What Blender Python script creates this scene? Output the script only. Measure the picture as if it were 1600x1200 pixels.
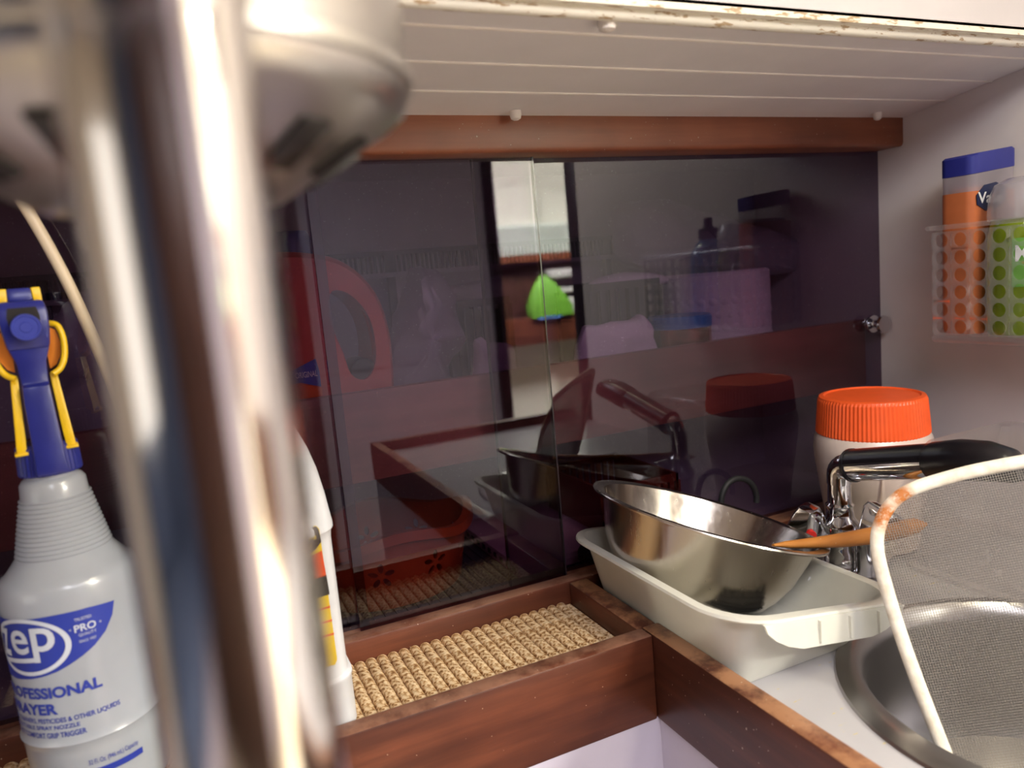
import bpy, bmesh, math, random
from mathutils import Vector, Matrix
from mathutils import noise as mnoise
random.seed(7)
D = bpy.data
SC = bpy.context.scene
COL = SC.collection
PI = math.pi
for o in list(D.objects): D.objects.remove(o, do_unlink=True)

# ------------------------------------------------------------------ camera
F = 1172.4                                   # focal length in pixels of the 1600 px frame
ROLL, PITCH, YAW = math.radians(-5.078), math.radians(8.201), math.radians(23.868)
CAM = Vector((0, -0.6, 0))
_f = Vector((math.sin(YAW)*math.cos(PITCH), math.cos(YAW)*math.cos(PITCH), -math.sin(PITCH)))
_r = Vector((math.cos(YAW), -math.sin(YAW), 0)); _u = _r.cross(_f)
CR = _r*math.cos(ROLL) + _u*math.sin(ROLL)
CU = -_r*math.sin(ROLL) + _u*math.cos(ROLL)
CF = _f
cam = D.objects.new('camera', D.cameras.new('camera')); COL.objects.link(cam)
cam.matrix_world = Matrix(((CR.x, CU.x, -CF.x, CAM.x), (CR.y, CU.y, -CF.y, CAM.y), (CR.z, CU.z, -CF.z, CAM.z), (0, 0, 0, 1)))
cam.data.sensor_fit = 'HORIZONTAL'; cam.data.sensor_width = 36; cam.data.lens = F/1600*36
cam.data.clip_start = 0.005
cam.data.dof.use_dof = True; cam.data.dof.focus_distance = 0.62; cam.data.dof.aperture_fstop = 5.6
SC.camera = cam

# ------------------------------------------------------------------ world, light, exposure
SC.view_settings.view_transform = 'Standard'; SC.view_settings.look = 'None'
SC.view_settings.gamma = 1; SC.view_settings.use_curve_mapping = False
SC.view_settings.exposure = 0.0
SC.cycles.max_bounces = 12; SC.cycles.transparent_max_bounces = 24; SC.cycles.glossy_bounces = 6
SC.cycles.sample_clamp_indirect = 6; SC.cycles.caustics_reflective = False; SC.cycles.caustics_refractive = False
w = D.worlds.new('world'); SC.world = w; w.use_nodes = True
w.node_tree.nodes['Background'].inputs[0].default_value = (0.75, 0.8, 0.95, 1)
w.node_tree.nodes['Background'].inputs[1].default_value = 0.3

def area(name, loc, target, sx, sy, power, col):
    l = D.lights.new(name, 'AREA'); l.shape = 'RECTANGLE'; l.size = sx; l.size_y = sy; l.energy = power; l.color = col
    o = D.objects.new(name, l); COL.objects.link(o); o.location = loc
    o.rotation_euler = (Vector(target)-Vector(loc)).to_track_quat('-Z', 'Y').to_euler()
    return o
area('hatch_daylight', (0.12, -1.0, 0.435), (0.12, -1.0, -1), 0.5, 0.5, 12, (0.95, 0.93, 1.0))
area('strip_lamp_light', (0.50, -0.70, 0.425), (0.50, -0.66, -1), 0.09, 0.45, 4.6, (1.0, 0.92, 0.70))
area('companionway_daylight', (1.5, -1.98, 0.73), (1.5, -2.40, -1), 0.9, 0.45, 400, (1.0, 1.0, 0.88))
area('left_fill_light', (-1.58, -0.78, -0.12), (0.25, -0.6, -0.12), 1.0, 0.8, 3.2, (1.0, 0.97, 0.92))  # added fill from the left, no window there; brightens galley and post
area('doorway_daylight', (1.65, -1.35, 0.0), (0.0, -0.6, -0.1), 1.0, 0.8, 3.4, (1.0, 0.95, 0.84))

# ------------------------------------------------------------------ pixel of the photograph -> point on a known plane
def ray(u, v): return CR*((u-800)/F) - CU*((v-600)/F) + CF
def px(u, v, ax, val):
    d = ray(u, v); i = 'xyz'.index(ax); return CAM + d*((val-CAM[i])/d[i])
def pd(u, v, s): return CAM + ray(u, v)*s

# ------------------------------------------------------------------ materials
def lin(c): return tuple(((x/255)/12.92 if x/255 <= .04045 else ((x/255+.055)/1.055)**2.4) for x in c)
def s4(c): return lin(c)+(1,)
class NT:
    def __init__(s, name):
        s.m = D.materials.new(name); s.m.use_nodes = True; s.t = s.m.node_tree; s.t.nodes.clear()
        s.out = s.n('ShaderNodeOutputMaterial')
    def n(s, typ, ins=None, **kw):
        x = s.t.nodes.new(typ)
        for k, v in kw.items(): setattr(x, k, v)
        for k, v in (ins or {}).items():
            if hasattr(v, 'node'): s.t.links.new(v, x.inputs[k])
            else: x.inputs[k].default_value = v
        return x
    def ln(s, a, b): s.t.links.new(a, b)
    def done(s, sh): s.ln(sh, s.out.inputs[0]); return s.m
    def pbr(s, col, rough=.5, metal=0, **kw):
        i = {'Base Color': col, 'Roughness': rough, 'Metallic': metal}; i.update(kw)
        return s.n('ShaderNodeBsdfPrincipled', i)
    def ramp(s, fac, stops):
        r = s.n('ShaderNodeValToRGB', {0: fac}); e = r.color_ramp.elements
        while len(e) < len(stops): e.new(.5)
        for k, (p, c) in enumerate(stops): e[k].position = p; e[k].color = c
        return r.outputs[0]
    def noise(s, scale, detail=4, rough=.55, vec=None, sc=None):
        if vec is None: vec = s.n('ShaderNodeTexCoord').outputs['Object']
        if sc: vec = s.n('ShaderNodeMapping', {0: vec, 3: sc}).outputs[0]
        return s.n('ShaderNodeTexNoise', {'Vector': vec, 'Scale': scale, 'Detail': detail, 'Roughness': rough}).outputs[0]
    def bump(s, h, st=.3, dist=.001): return s.n('ShaderNodeBump', {'Height': h, 'Strength': st, 'Distance': dist}).outputs[0]
    def mix(s, fac, a, b): return s.n('ShaderNodeMix', {0: fac, 6: a, 7: b}, data_type='RGBA').outputs[2]

def flat(name, c, rough=.5, metal=0, var=.06, scale=60, bump=0, **kw):
    t = NT(name); a = lin(c); n = t.noise(scale)
    col = t.ramp(n, [(.3, tuple(x*(1-var) for x in a)+(1,)), (.7, tuple(min(1, x*(1+var)) for x in a)+(1,))])
    i = dict(kw)
    if bump: i['Normal'] = t.bump(n, bump)
    return t.done(t.pbr(col, rough, metal, **i).outputs[0])
def wood(name, ax, dark, light, worn=None, rough=.42):
    t = NT(name); sc = [55, 55, 55]; sc['xyz'.index(ax)] = 4
    n = t.noise(1, 6, .62, sc=sc); n2 = t.noise(9, 3)
    col = t.ramp(n, [(.25, s4(dark)), (.5, s4([(a+b)/2 for a, b in zip(dark, light)])), (.75, s4(light))])
    blot = t.ramp(n2, [(.35, (.72, .68, .66, 1)), (.65, (1.1, 1.1, 1.1, 1))])
    col = t.n('ShaderNodeMix', {0: 1.0, 6: col, 7: blot}, data_type='RGBA', blend_type='MULTIPLY').outputs[2]
    if worn:                                   # varnish worn away on the upper edge
        g = t.n('ShaderNodeNewGeometry'); z = t.n('ShaderNodeSeparateXYZ', {0: g.outputs['Normal']}).outputs[2]
        m1 = t.n('ShaderNodeMath', {0: z, 1: .45}, operation='GREATER_THAN').outputs[0]
        m2 = t.ramp(t.noise(26, 5, .7), [(.38, (0, 0, 0, 1)), (.56, (1, 1, 1, 1))])
        m = t.n('ShaderNodeMath', {0: m1, 1: m2}, operation='MULTIPLY').outputs[0]
        m = t.n('ShaderNodeMath', {0: m, 1: .8}, operation='MULTIPLY').outputs[0]
        col = t.mix(m, col, s4(worn))
    sp = t.ramp(t.noise(420, 1, .4), [(.775, (0, 0, 0, 1)), (.79, (1, 1, 1, 1))])
    col = t.mix(sp, col, s4((190, 170, 150)))
    return t.done(t.pbr(col, rough, 0, Normal=t.bump(n, .25, .0006)).outputs[0])
def paint(name, c, specks=(120, 90, 50), amount=.0, rough=.45):
    t = NT(name); n = t.noise(14, 4); a = lin(c)
    col = t.ramp(n, [(.3, tuple(x*.93 for x in a)+(1,)), (.7, a+(1,))])
    if amount:
        sp = t.ramp(t.noise(260, 3, .6, sc=(.25, 1, 1)), [(.60-amount, (0, 0, 0, 1)), (.66-amount, (1, 1, 1, 1))])
        col = t.mix(sp, col, s4(specks))
    return t.done(t.pbr(col, rough, 0, Normal=t.bump(t.noise(160), .08)).outputs[0])
def clear(name, c, alpha, rough=.15, spec=.5, translucent=.5):
    """thin plastic: part of the light passes straight, the rest is scattered both ways"""
    t = NT(name); n = t.noise(30, 3); a = lin(c)
    col = t.ramp(n, [(.3, tuple(x*.92 for x in a)+(1,)), (.7, a+(1,))])
    p = t.pbr(col, rough, 0, **{'Specular IOR Level': spec}).outputs[0]
    tl = t.n('ShaderNodeBsdfTranslucent', {0: col}).outputs[0]
    m = t.n('ShaderNodeMixShader', {0: translucent, 1: p, 2: tl}).outputs[0]
    tr = t.n('ShaderNodeBsdfTransparent', {0: (1, 1, 1, 1)}).outputs[0]
    m = t.n('ShaderNodeMixShader', {0: alpha, 1: tr, 2: m}).outputs[0]
    g = t.n('ShaderNodeBsdfGlossy', {0: (1, 1, 1, 1), 1: rough}).outputs[0]
    fc = t.n('ShaderNodeLayerWeight', {0: .5}).outputs['Facing']
    pw = t.n('ShaderNodeMath', {0: fc, 1: 4.0}, operation='POWER').outputs[0]
    fr = t.n('ShaderNodeMath', {0: pw, 1: .5, 2: .05}, operation='MULTIPLY_ADD').outputs[0]
    return t.done(t.n('ShaderNodeMixShader', {0: fr, 1: m, 2: g}).outputs[0])
def acrylic(name, tint, refl):
    t = NT(name)
    fc = t.n('ShaderNodeLayerWeight', {0: .5}).outputs['Facing']
    pw = t.n('ShaderNodeMath', {0: fc, 1: 5.0}, operation='POWER').outputs[0]
    fr = t.n('ShaderNodeMath', {0: pw, 1: 1-refl, 2: refl}, operation='MULTIPLY_ADD').outputs[0]
    bf = t.n('ShaderNodeNewGeometry').outputs['Backfacing']
    inv = t.n('ShaderNodeMath', {0: 1.0, 1: bf}, operation='SUBTRACT').outputs[0]
    fr = t.n('ShaderNodeMath', {0: fr, 1: inv}, operation='MULTIPLY').outputs[0]
    dust = t.ramp(t.noise(700, 1, .4), [(.74, tint+(1,)), (.77, (.9, .9, .9, 1))])
    tr = t.n('ShaderNodeBsdfTransparent', {0: dust}).outputs[0]
    gl = t.n('ShaderNodeBsdfGlossy', {0: (.93, .95, 1, 1), 1: 0.010}).outputs[0]
    return t.done(t.n('ShaderNodeMixShader', {0: fr, 1: tr, 2: gl}).outputs[0])
def metal(name, c, rough, stretch=None, amt=.12):
    t = NT(name); n = t.noise(40, 4, .6, sc=stretch) if stretch else t.noise(80, 4)
    r = t.n('ShaderNodeMapRange', {0: n, 1: .3, 2: .7, 3: max(.01, rough-amt*.5), 4: rough+amt*.5}).outputs[0]
    return t.done(t.pbr(s4(c), r, 1).outputs[0])

M = {}
M['wood_x'] = wood('mahogany_along', 'x', (62, 27, 16), (122, 66, 42), (140, 100, 80))
M['wood_y'] = wood('mahogany_across', 'y', (58, 25, 16), (110, 58, 38), (170, 122, 86))
M['companion'] = paint('bright_white_panel', (226, 222, 212))
M['black_trim'] = wood('blackened_trim', 'z', (18, 12, 12), (36, 24, 22))
M['header'] = wood('mahogany_header', 'x', (118, 62, 38), (160, 96, 64))
M['dark_wood'] = wood('dark_cabin_wood', 'z', (44, 24, 18), (80, 44, 32))
M['shelf_wood'] = wood('red_shelf_wood', 'x', (138, 84, 74), (176, 110, 98))
M['white'] = paint('white_gelcoat', (206, 200, 202))
M['soffit'] = paint('soffit_paint', (238, 233, 232), (150, 130, 120), .0)
M['bead'] = paint('caulk', (236, 228, 220))
M['cream'] = paint('cream_moulding', (238, 232, 216), (176, 150, 116), .035)
M['wallr'] = paint('bulkhead_paint', (226, 217, 215))
M['counter'] = paint('white_laminate', (172, 168, 170), (190, 170, 90), -.06, .3)
M['lavender'] = paint('lavender_white_panel', (206, 198, 214))
M['cream_wall'] = paint('cream_cabin_wall', (232, 222, 204))
M['backwall'] = paint('lavender_cabin_panel', (212, 208, 228))  # even pale lavender white of the cabin back wall
M['locker'] = paint('locker_grey_white', (200, 196, 200))
M['floor'] = wood('sole_boards', 'y', (196, 180, 156), (222, 208, 186))
M['chrome'] = metal('chrome', (214, 214, 218), .06, None, .03)
M['post'] = metal('polished_steel', (222, 218, 214), .10, None, .04)
M['brushed'] = metal('brushed_steel', (196, 192, 186), .34, (1, 1, 8), .12)
M['bowl'] = metal('bowl_steel', (190, 182, 172), .22, (6, 6, 1), .12)
M['sink'] = metal('sink_steel', (172, 169, 168), .30, (3, 3, 3), .02)
M['acrylic'] = acrylic('smoked_acrylic', (.59, .52, .60), .070)
M['edge'] = flat('acrylic_edge', (40, 32, 38), .2)
M['black'] = flat('black_plastic', (22, 20, 24), .28)
M['rubber'] = flat('dark_rubber', (26, 26, 28), .6)
M['zep'] = clear('translucent_bottle', (214, 220, 230), .84, .22, .5, .3)
M['liquid'] = flat('pale_liquid', (196, 192, 176), .3)
M['blue'] = flat('blue_plastic', (38, 44, 128), .3)
M['blue_l'] = flat('lighter_blue_plastic', (62, 72, 168), .32)
M['yellow'] = flat('yellow_plastic', (246, 202, 20), .35)
M['amber'] = flat('amber_plastic', (222, 128, 24), .4)
M['ink'] = flat('blue_print', (46, 62, 160), .4)
M['ink_w'] = flat('pale_print', (212, 218, 230), .4)
M['jug'] = flat('white_hdpe', (222, 222, 225), .4, **{'Subsurface Weight': .0})
M['ltext'] = flat('label_white', (226, 226, 226), .4)
M['lblack'] = flat('label_black', (36, 32, 30), .35)
M['lorange'] = flat('label_orange', (232, 84, 30), .35)
M['lyellow'] = flat('label_yellow', (238, 200, 20), .35)
M['lgrey'] = flat('label_grey', (70, 66, 62), .35)
M['hose'] = flat('cream_hose', (226, 206, 172), .4)
M['navy'] = flat('navy_label', (24, 34, 70), .35)
M['orange_lot'] = flat('orange_bottle', (186, 104, 62), .3)
M['cap_clear'] = clear('frosted_clear_cap', (214, 208, 220), .55, .2)
M['green_soap'] = clear('green_liquid_bottle', (150, 176, 30), .85, .1, .5, .4)
M['green_lab'] = flat('green_label', (100, 156, 60), .4)
M['blue_soap'] = clear('blue_liquid_bottle', (70, 160, 214), .88, .12, .5, .4)
M['clear'] = clear('clear_styrene', (225, 220, 222), .16, .08)
M['clear_tub'] = clear('clear_tub', (232, 226, 224), .34, .15)
M['frost'] = clear('frosted_polypropylene', (252, 250, 240), .84, .3, .4, .32)
M['jar'] = clear('pinkish_jar_wall', (250, 230, 218), .97, .35, .4, .15)
M['lid'] = flat('orange_lid', (248, 96, 40), .4)
M['spoon'] = wood('spoon_wood', 'x', (170, 104, 40), (206, 140, 66), None, .5)
M['wire'] = flat('screen_wire', (128, 120, 112), .5)
M['red_dot'] = flat('red_enamel', (220, 40, 34), .3)
M['pink_dot'] = flat('magenta_enamel', (206, 90, 150), .3)
M['redjug'] = flat('red_jug', (204, 70, 66), .35)
M['bag'] = clear('white_bag', (235, 232, 240), .75, .3, .4, .5)
M['rack'] = flat('grey_rack', (104, 110, 112), .5)
M['basket_dk'] = flat('dark_basket', (70, 76, 80), .5)
M['paper'] = flat('white_paper', (236, 226, 236), .8, 0, .04, 40, .2)
M['pinkpaper'] = flat('pinkish_paper', (226, 180, 196), .8, 0, .04, 40, .1)
M['copper'] = flat('copper_tin', (206, 140, 112), .25, .8)
M['bluetin'] = flat('blue_tin', (92, 150, 220), .3)
M['colander'] = flat('orange_colander', (176, 64, 28), .35)
M['crate'] = flat('dark_orange_crate', (130, 52, 28), .5)
M['green_net'] = flat('green_net', (92, 146, 36), .6)
M['bluecloth'] = flat('blue_cloth', (80, 130, 220), .7)
M['skin_seat'] = paint('grey_white_seat', (206, 212, 206))
M['slate'] = flat('slate_cushion', (86, 100, 130), .9)
M['lamp'] = NT('lamp_diffuser').m

def rust_tape():
    t = NT('cream_tape'); P = t.n('ShaderNodeTexCoord').outputs['Object']
    c = t.ramp(t.noise(120, 4), [(.3, s4((214, 200, 178))), (.7, s4((238, 230, 214)))])
    m = None
    for (u, v, r) in ((1410, 776, .010), (1384, 808, .013)):
        q = pd(u, v, .512)
        d = t.n('ShaderNodeVectorMath', {0: P, 1: tuple(q)}, operation='DISTANCE').outputs['Value']
        k = t.n('ShaderNodeMapRange', {0: d, 1: r*.45, 2: r, 3: 1., 4: 0.}).outputs[0]
        m = k if m is None else t.n('ShaderNodeMath', {0: m, 1: k}, operation='MAXIMUM').outputs[0]
    nn = t.ramp(t.noise(300, 3, .7), [(.30, (.35, .35, .35, 1)), (.52, (1, 1, 1, 1))])
    m = t.n('ShaderNodeMath', {0: m, 1: nn}, operation='MULTIPLY').outputs[0]
    c = t.mix(m, c, s4((176, 100, 30)))
    return t.done(t.pbr(c, .6, 0, Normal=t.bump(t.noise(500), .2)).outputs[0])
M['tape'] = rust_tape()
def matmat():
    t = NT('woven_tan_pile')
    n = t.n('ShaderNodeTexVoronoi', {'Vector': t.n('ShaderNodeTexCoord').outputs['Object'], 'Scale': 300.}).outputs['Distance']
    n2 = t.noise(300, 2, .6)
    c = t.ramp(n2, [(.36, s4((136, 92, 48))), (.47, s4((206, 164, 112))), (.58, s4((244, 216, 174)))])
    c = t.mix(t.ramp(n, [(.0, (0, 0, 0, 1)), (.9, (.35, .35, .35, 1))]), c, s4((110, 74, 40)))
    return t.done(t.pbr(c, .9, 0, Normal=t.bump(n2, .6, .0012)).outputs[0])
M['mat'] = matmat()

# ------------------------------------------------------------------ mesh helpers
class MB:
    def __init__(s): s.v = []; s.f = []
    def add(s, vs, fs):
        o = len(s.v); s.v += [Vector(p) for p in vs]; s.f += [tuple(i+o for i in q) for q in fs]; return s
    def box(s, x0, x1, y0, y1, z0, z1):
        return s.add([(x0,y0,z0),(x1,y0,z0),(x1,y1,z0),(x0,y1,z0),(x0,y0,z1),(x1,y0,z1),(x1,y1,z1),(x0,y1,z1)],
            [(3,2,1,0),(4,5,6,7),(0,1,5,4),(1,2,6,5),(2,3,7,6),(3,0,4,7)])
    def obox(s, c, a, b, d):
        c, a, b, d = map(Vector, (c, a, b, d))
        return s.add([c-a-b-d, c+a-b-d, c+a+b-d, c-a+b-d, c-a-b+d, c+a-b+d, c+a+b+d, c-a+b+d],
            [(3,2,1,0),(4,5,6,7),(0,1,5,4),(1,2,6,5),(2,3,7,6),(3,0,4,7)])
    def loft(s, rings, closed=True, cap0=True, cap1=True):
        n = len(rings[0]); vs = [p for r in rings for p in r]; fs = []
        m = n if closed else n-1
        for k in range(len(rings)-1):
            for i in range(m):
                j = (i+1) % n; fs.append((k*n+i, k*n+j, (k+1)*n+j, (k+1)*n+i))
        if cap0: fs.append(tuple(range(n-1, -1, -1)))
        if cap1: fs.append(tuple((len(rings)-1)*n+i for i in range(n)))
        return s.add(vs, fs)
    def lathe(s, prof, c=(0,0,0), seg=48, mat=None, cap0=False, cap1=False):
        c = Vector(c); mat = mat or Matrix.Identity(3)
        rings = [[c + mat @ Vector((r*math.cos(2*PI*i/seg), r*math.sin(2*PI*i/seg), z)) for i in range(seg)] for r, z in prof]
        return s.loft(rings, True, cap0, cap1)
    def tube(s, pts, r, seg=12, closed=False, flat=1.0, up=None):
        pts = [Vector(p) for p in pts]; rings = []; n = len(pts); prev = None
        for i, p in enumerate(pts):
            a = pts[(i-1) % n] if (i or closed) else p; b = pts[(i+1) % n] if (i < n-1 or closed) else p
            t = (b-a).normalized()
            if prev is None:
                ref = Vector(up) if up else (Vector((0,0,1)) if abs(t.z) < .9 else Vector((1,0,0)))
            else: ref = prev
            x = (ref - t*ref.dot(t)).normalized(); prev = x; y = t.cross(x)
            rr = r[i] if isinstance(r, (list, tuple)) else r
            rings.append([p + x*(rr*math.cos(2*PI*k/seg)) + y*(rr*flat*math.sin(2*PI*k/seg)) for k in range(seg)])
        if closed: rings.append(rings[0]); return s.loft(rings, True, False, False)
        return s.loft(rings)
    def prism(s, poly, h):                     # poly: list of 3D points (planar), h: extrusion vector
        n = len(poly); P = [Vector(p) for p in poly]; h = Vector(h)
        return s.add(P + [p+h for p in P], [tuple(range(n-1,-1,-1)), tuple(range(n, 2*n))] + [(i, (i+1) % n, n+(i+1) % n, n+i) for i in range(n)])
    def mesh(s, name, bevel=0, smooth=False, clean=True, segs=2):
        me = D.meshes.new(name); me.from_pydata(s.v, [], s.f); bm = bmesh.new(); bm.from_mesh(me)
        bmesh.ops.remove_doubles(bm, verts=bm.verts, dist=1e-6)
        if clean: bmesh.ops.recalc_face_normals(bm, faces=bm.faces)
        if bevel:
            es = [e for e in bm.edges if len(e.link_faces) == 2 and e.calc_face_angle(0) > .5]
            bmesh.ops.bevel(bm, geom=es, offset=bevel, segments=segs, affect='EDGES', profile=.5, clamp_overlap=True)
        bm.to_mesh(me); bm.free()
        if smooth or bevel:
            for p in me.polygons: p.use_smooth = True
            me.set_sharp_from_angle(angle=math.radians(38 if not bevel else 30))
        return me
    def build(s, name, m, parent=None, bevel=0, smooth=False, clean=True, segs=2):
        o = D.objects.new(name, s.mesh(name, bevel, smooth, clean, segs)); COL.objects.link(o)
        o.data.materials.append(M[m] if isinstance(m, str) else m)
        if parent is not None: attach(o, parent)
        return o
def wloc(o):
    p = o.location.copy()
    while o.parent: o = o.parent; p += o.location
    return p
def attach(o, parent): o.parent = parent; o.location = o.location - wloc(parent) if o.location.length else -wloc(parent)
def tag(o, label, cat, group=None):
    o['label'] = label; o['category'] = cat
    if group: o['group'] = group
    return o
def thing(name, label, cat, loc, group=None):
    o = D.objects.new(name, None); COL.objects.link(o); o.location = loc; o.empty_display_size = .02
    return tag(o, label, cat, group)
def struct(o): o['kind'] = 'structure'; return o
def circ(n, a0=0): return [(math.cos(a0+2*PI*i/n), math.sin(a0+2*PI*i/n)) for i in range(n)]
def rrect(hx, hy, r, seg=6):
    out = []
    for cx, cy, a in ((hx-r, hy-r, 0), (-hx+r, hy-r, PI/2), (-hx+r, -hy+r, PI), (hx-r, -hy+r, 1.5*PI)):
        for k in range(seg+1):
            t = a + PI/2*k/seg; out.append((cx+r*math.cos(t), cy+r*math.sin(t)))
    return out
def smooth_path(pts, n=8, closed=False):
    pts = [Vector(p) for p in pts]; out = []; N = len(pts)
    for i in range(N if closed else N-1):
        p0 = pts[(i-1) % N] if (closed or i) else pts[0]; p1 = pts[i]; p2 = pts[(i+1) % N]
        p3 = pts[(i+2) % N] if (closed or i+2 < N) else pts[-1]
        for k in range(n):
            t = k/n
            out.append(.5*((2*p1) + (p2-p0)*t + (2*p0-5*p1+4*p2-p3)*t*t + (3*p1-p0-3*p2+p3)*t**3))
    if not closed: out.append(pts[-1])
    return out

# writing: outlines of the built-in font, mapped onto a surface
def text2d(s, bold=0.0, res=4):
    cu = D.curves.new('writing', 'FONT'); cu.body = s; cu.size = 1; cu.offset = bold; cu.resolution_u = res
    o = D.objects.new('writing', cu); COL.objects.link(o); bpy.context.view_layer.update()
    me = D.meshes.new_from_object(o.evaluated_get(bpy.context.evaluated_depsgraph_get()))
    vs = [(v.co.x, v.co.y) for v in me.vertices]; fs = [tuple(p.vertices) for p in me.polygons]
    D.objects.remove(o); D.curves.remove(cu); D.meshes.remove(me)
    x0 = min(v[0] for v in vs); x1 = max(v[0] for v in vs); y0 = min(v[1] for v in vs); y1 = max(v[1] for v in vs)
    return [((x-x0)/(x1-x0), (y-y0)/(y1-y0)) for x, y in vs], fs
def wrap(name, parts, fn, m, parent, slices=None):
    """parts: list of (verts2d, faces); verts already in surface units; fn maps (u, v) to 3D"""
    bm = bmesh.new()
    for vs, fs in parts:
        bv = [bm.verts.new((x, y, 0)) for x, y in vs]
        for f in fs:
            try: bm.faces.new([bv[i] for i in f])
            except ValueError: pass
    if slices:
        us = [v.co.x for v in bm.verts]; a, b = min(us), max(us); k = int((b-a)/slices)
        for i in range(1, k+1):
            bmesh.ops.bisect_plane(bm, geom=bm.verts[:]+bm.edges[:]+bm.faces[:], plane_co=(a+i*slices, 0, 0), plane_no=(1, 0, 0))
    for v in bm.verts: v.co = fn(v.co.x, v.co.y)
    me = D.meshes.new(name); bm.to_mesh(me); bm.free()
    o = D.objects.new(name, me); COL.objects.link(o); me.materials.append(M[m]); attach(o, parent); return o
def line(s, u0, u1, v0, v1, bold=0.0):
    vs, fs = text2d(s, bold); return ([(u0+x*(u1-u0), v0+y*(v1-v0)) for x, y in vs], fs)
def poly2(pts): return (pts, [tuple(range(len(pts)))])

# ================================================================== SETTING
XW = 0.737                                     # right bulkhead
ZT, ZC, ZM = -0.281, -0.300, -0.3035           # top of rails, counter, shelf floor under the mat
XL = -0.45
def cz(y): return 0.129 - 0.128*(y+0.019)      # underside of the planked soffit rises towards the cabin
YS = -0.190
# soffit
sof = struct(MB().prism([(XL, 0.20, cz(.2)+.012), (XL, YS, cz(YS)+.007), (XL, YS, cz(YS)+.03), (XL, .20, cz(.2)+.03)], (XW-XL+.03, 0, 0)).build('ceiling', 'soffit'))
ys = [0.02, -0.0695, -0.1170, -0.1650, YS]
for a, b in zip(ys[:-1], ys[1:]):
    a2, b2 = a-.0007, b+.0007
    MB().prism([(XL, a2, cz(a2)), (XL, b2, cz(b2)), (XL, b2, cz(b2)+.0085), (XL, a2, cz(a2)+.0085)], (XW-XL, 0, 0)).build('plank', 'soffit', sof, bevel=.0004, segs=1)
for a in ys[1:-1]:
    MB().tube([(XL, a, cz(a)+.0006), (XW, a, cz(a)+.0006)], .0017, 8).build('joint_bead', 'bead', sof, smooth=True)
# moulding and the white face above it
mo = MB(); pts = [(XL, YS-.002, cz(YS)+.0005), (XW+.03, YS-.002-.0, cz(YS)+.0005)]
mo.tube(pts, .0045, 14); mo.box(XL, XW+.03, YS-.012, YS+.004, cz(YS)+.002, cz(YS)+.008)
struct(mo.build('trim_2', 'cream', smooth=True))
struct(MB().box(XL, XW+.03, YS-.012, YS+.01, cz(YS)+.006, 0.45).build('wall_upper', 'white'))
# header over the sliding doors
zt = (px(600, 178, 'y', -.022).z + px(1390, 184, 'y', -.022).z)/2+.001
zb = (px(600, 237, 'y', -.022).z + px(1383, 231, 'y', -.022).z)/2
struct(MB().box(XL, XW+.0095, -.022, .016, zb, zt+.004).build('trim_1', 'header', bevel=.004, segs=3))
# walls
struct(MB().box(XW, XW+.03, -0.665, 0.24, -1.0, .45).build('wall_right', 'wallr'))
struct(MB().box(XW-.002, XW+.034, -0.706, -0.665, -1.0, .45).build('trim_3', 'black_trim', bevel=.004))
struct(MB().box(-1.63, -1.6, -1.75, .26, -1.0, .45).build('wall_left', 'cream_wall'))
struct(MB().box(-1.6, XL-.02, -.01, .02, -1.0, .45).build('wall_front', 'cream_wall'))
# locker behind the doors
lk = MB(); lk.box(XL, XW, .205, .22, -.33, .13)
struct(lk.build('wall_locker_back', 'locker'))
struct(MB().box(XL-.02, XL, -.19, .22, -1.0, .14).build('wall_locker_left', 'locker'))
struct(MB().box(XL, XW, 0.016, .205, .112, .125).build('ceiling_locker', 'locker'))
struct(MB().box(XL, XW, 0.0, .205, -.305, -.290).build('floor_locker', 'locker'))
# white faces below the rails (stove recess)
struct(MB().box(XL, .3035, -.142, -.128, -1.0, -.349).build('wall_recess_back', 'lavender'))
struct(MB().box(.3035, .3175, -.74, -.128, -1.0, -.349).build('wall_recess_right', 'lavender'))
struct(MB().box(.3175, XW, -.74, -.728, -1.0, -.33).build('wall_counter_end', 'lavender'))
# cabin behind the camera
struct(MB().box(-1.63, 2.1, -2.6, .0, -1.03, -1.0).build('floor', 'floor'))
ce = MB(); H = (-.18, .42, -1.25, -.72)
for b in ((-1.63, H[0], -1.75, -.19), (H[1], 1.0, -1.75, -.19), (H[0], H[1], -1.75, H[2]), (H[0], H[1], H[3], -.19)):
    ce.box(b[0], b[1], b[2], b[3], .45, .47)
struct(ce.build('ceiling_cabin', 'white'))
struct(MB().box(.985, 2.1, -2.6, -.19, .75, .77).build('ceiling_companionway', 'companion'))
struct(MB().box(.985, 1.0, -2.6, -.19, .45, .77).build('wall_companionway_side', 'companion'))
hf = MB()
for b in ((H[0]-.02, H[0], H[2]-.02, H[3]+.02), (H[1], H[1]+.02, H[2]-.02, H[3]+.02), (H[0], H[1], H[2]-.02, H[2]), (H[0], H[1], H[3], H[3]+.02)):
    hf.box(b[0], b[1], b[2], b[3], .44, .475)
struct(hf.build('window_1', 'white'))
wb = struct(MB().box(-1.6, .985, -1.75, -1.73, -1.0, .45).build('wall_back', 'backwall'))
for i in range(27):
    x = .385+i*.0222
    if x+.021 > .985: break
    MB().box(x, x+.0212, -1.73, -1.722, -.25, .45).build('board', 'backwall', wb)
struct(MB().box(.985, 1.02, -1.76, -1.70, -1.0, .45).build('trim_4', 'black_trim', bevel=.004))
bw = thing('cabin_locker', 'dark wooden locker front across the cabin behind the camera', 'locker', (-.2, -1.70, -1.0))
MB().box(-1.0, .375, -1.7285, -1.66, -1.0, .36).build('body', 'dark_wood', bw)
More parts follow.
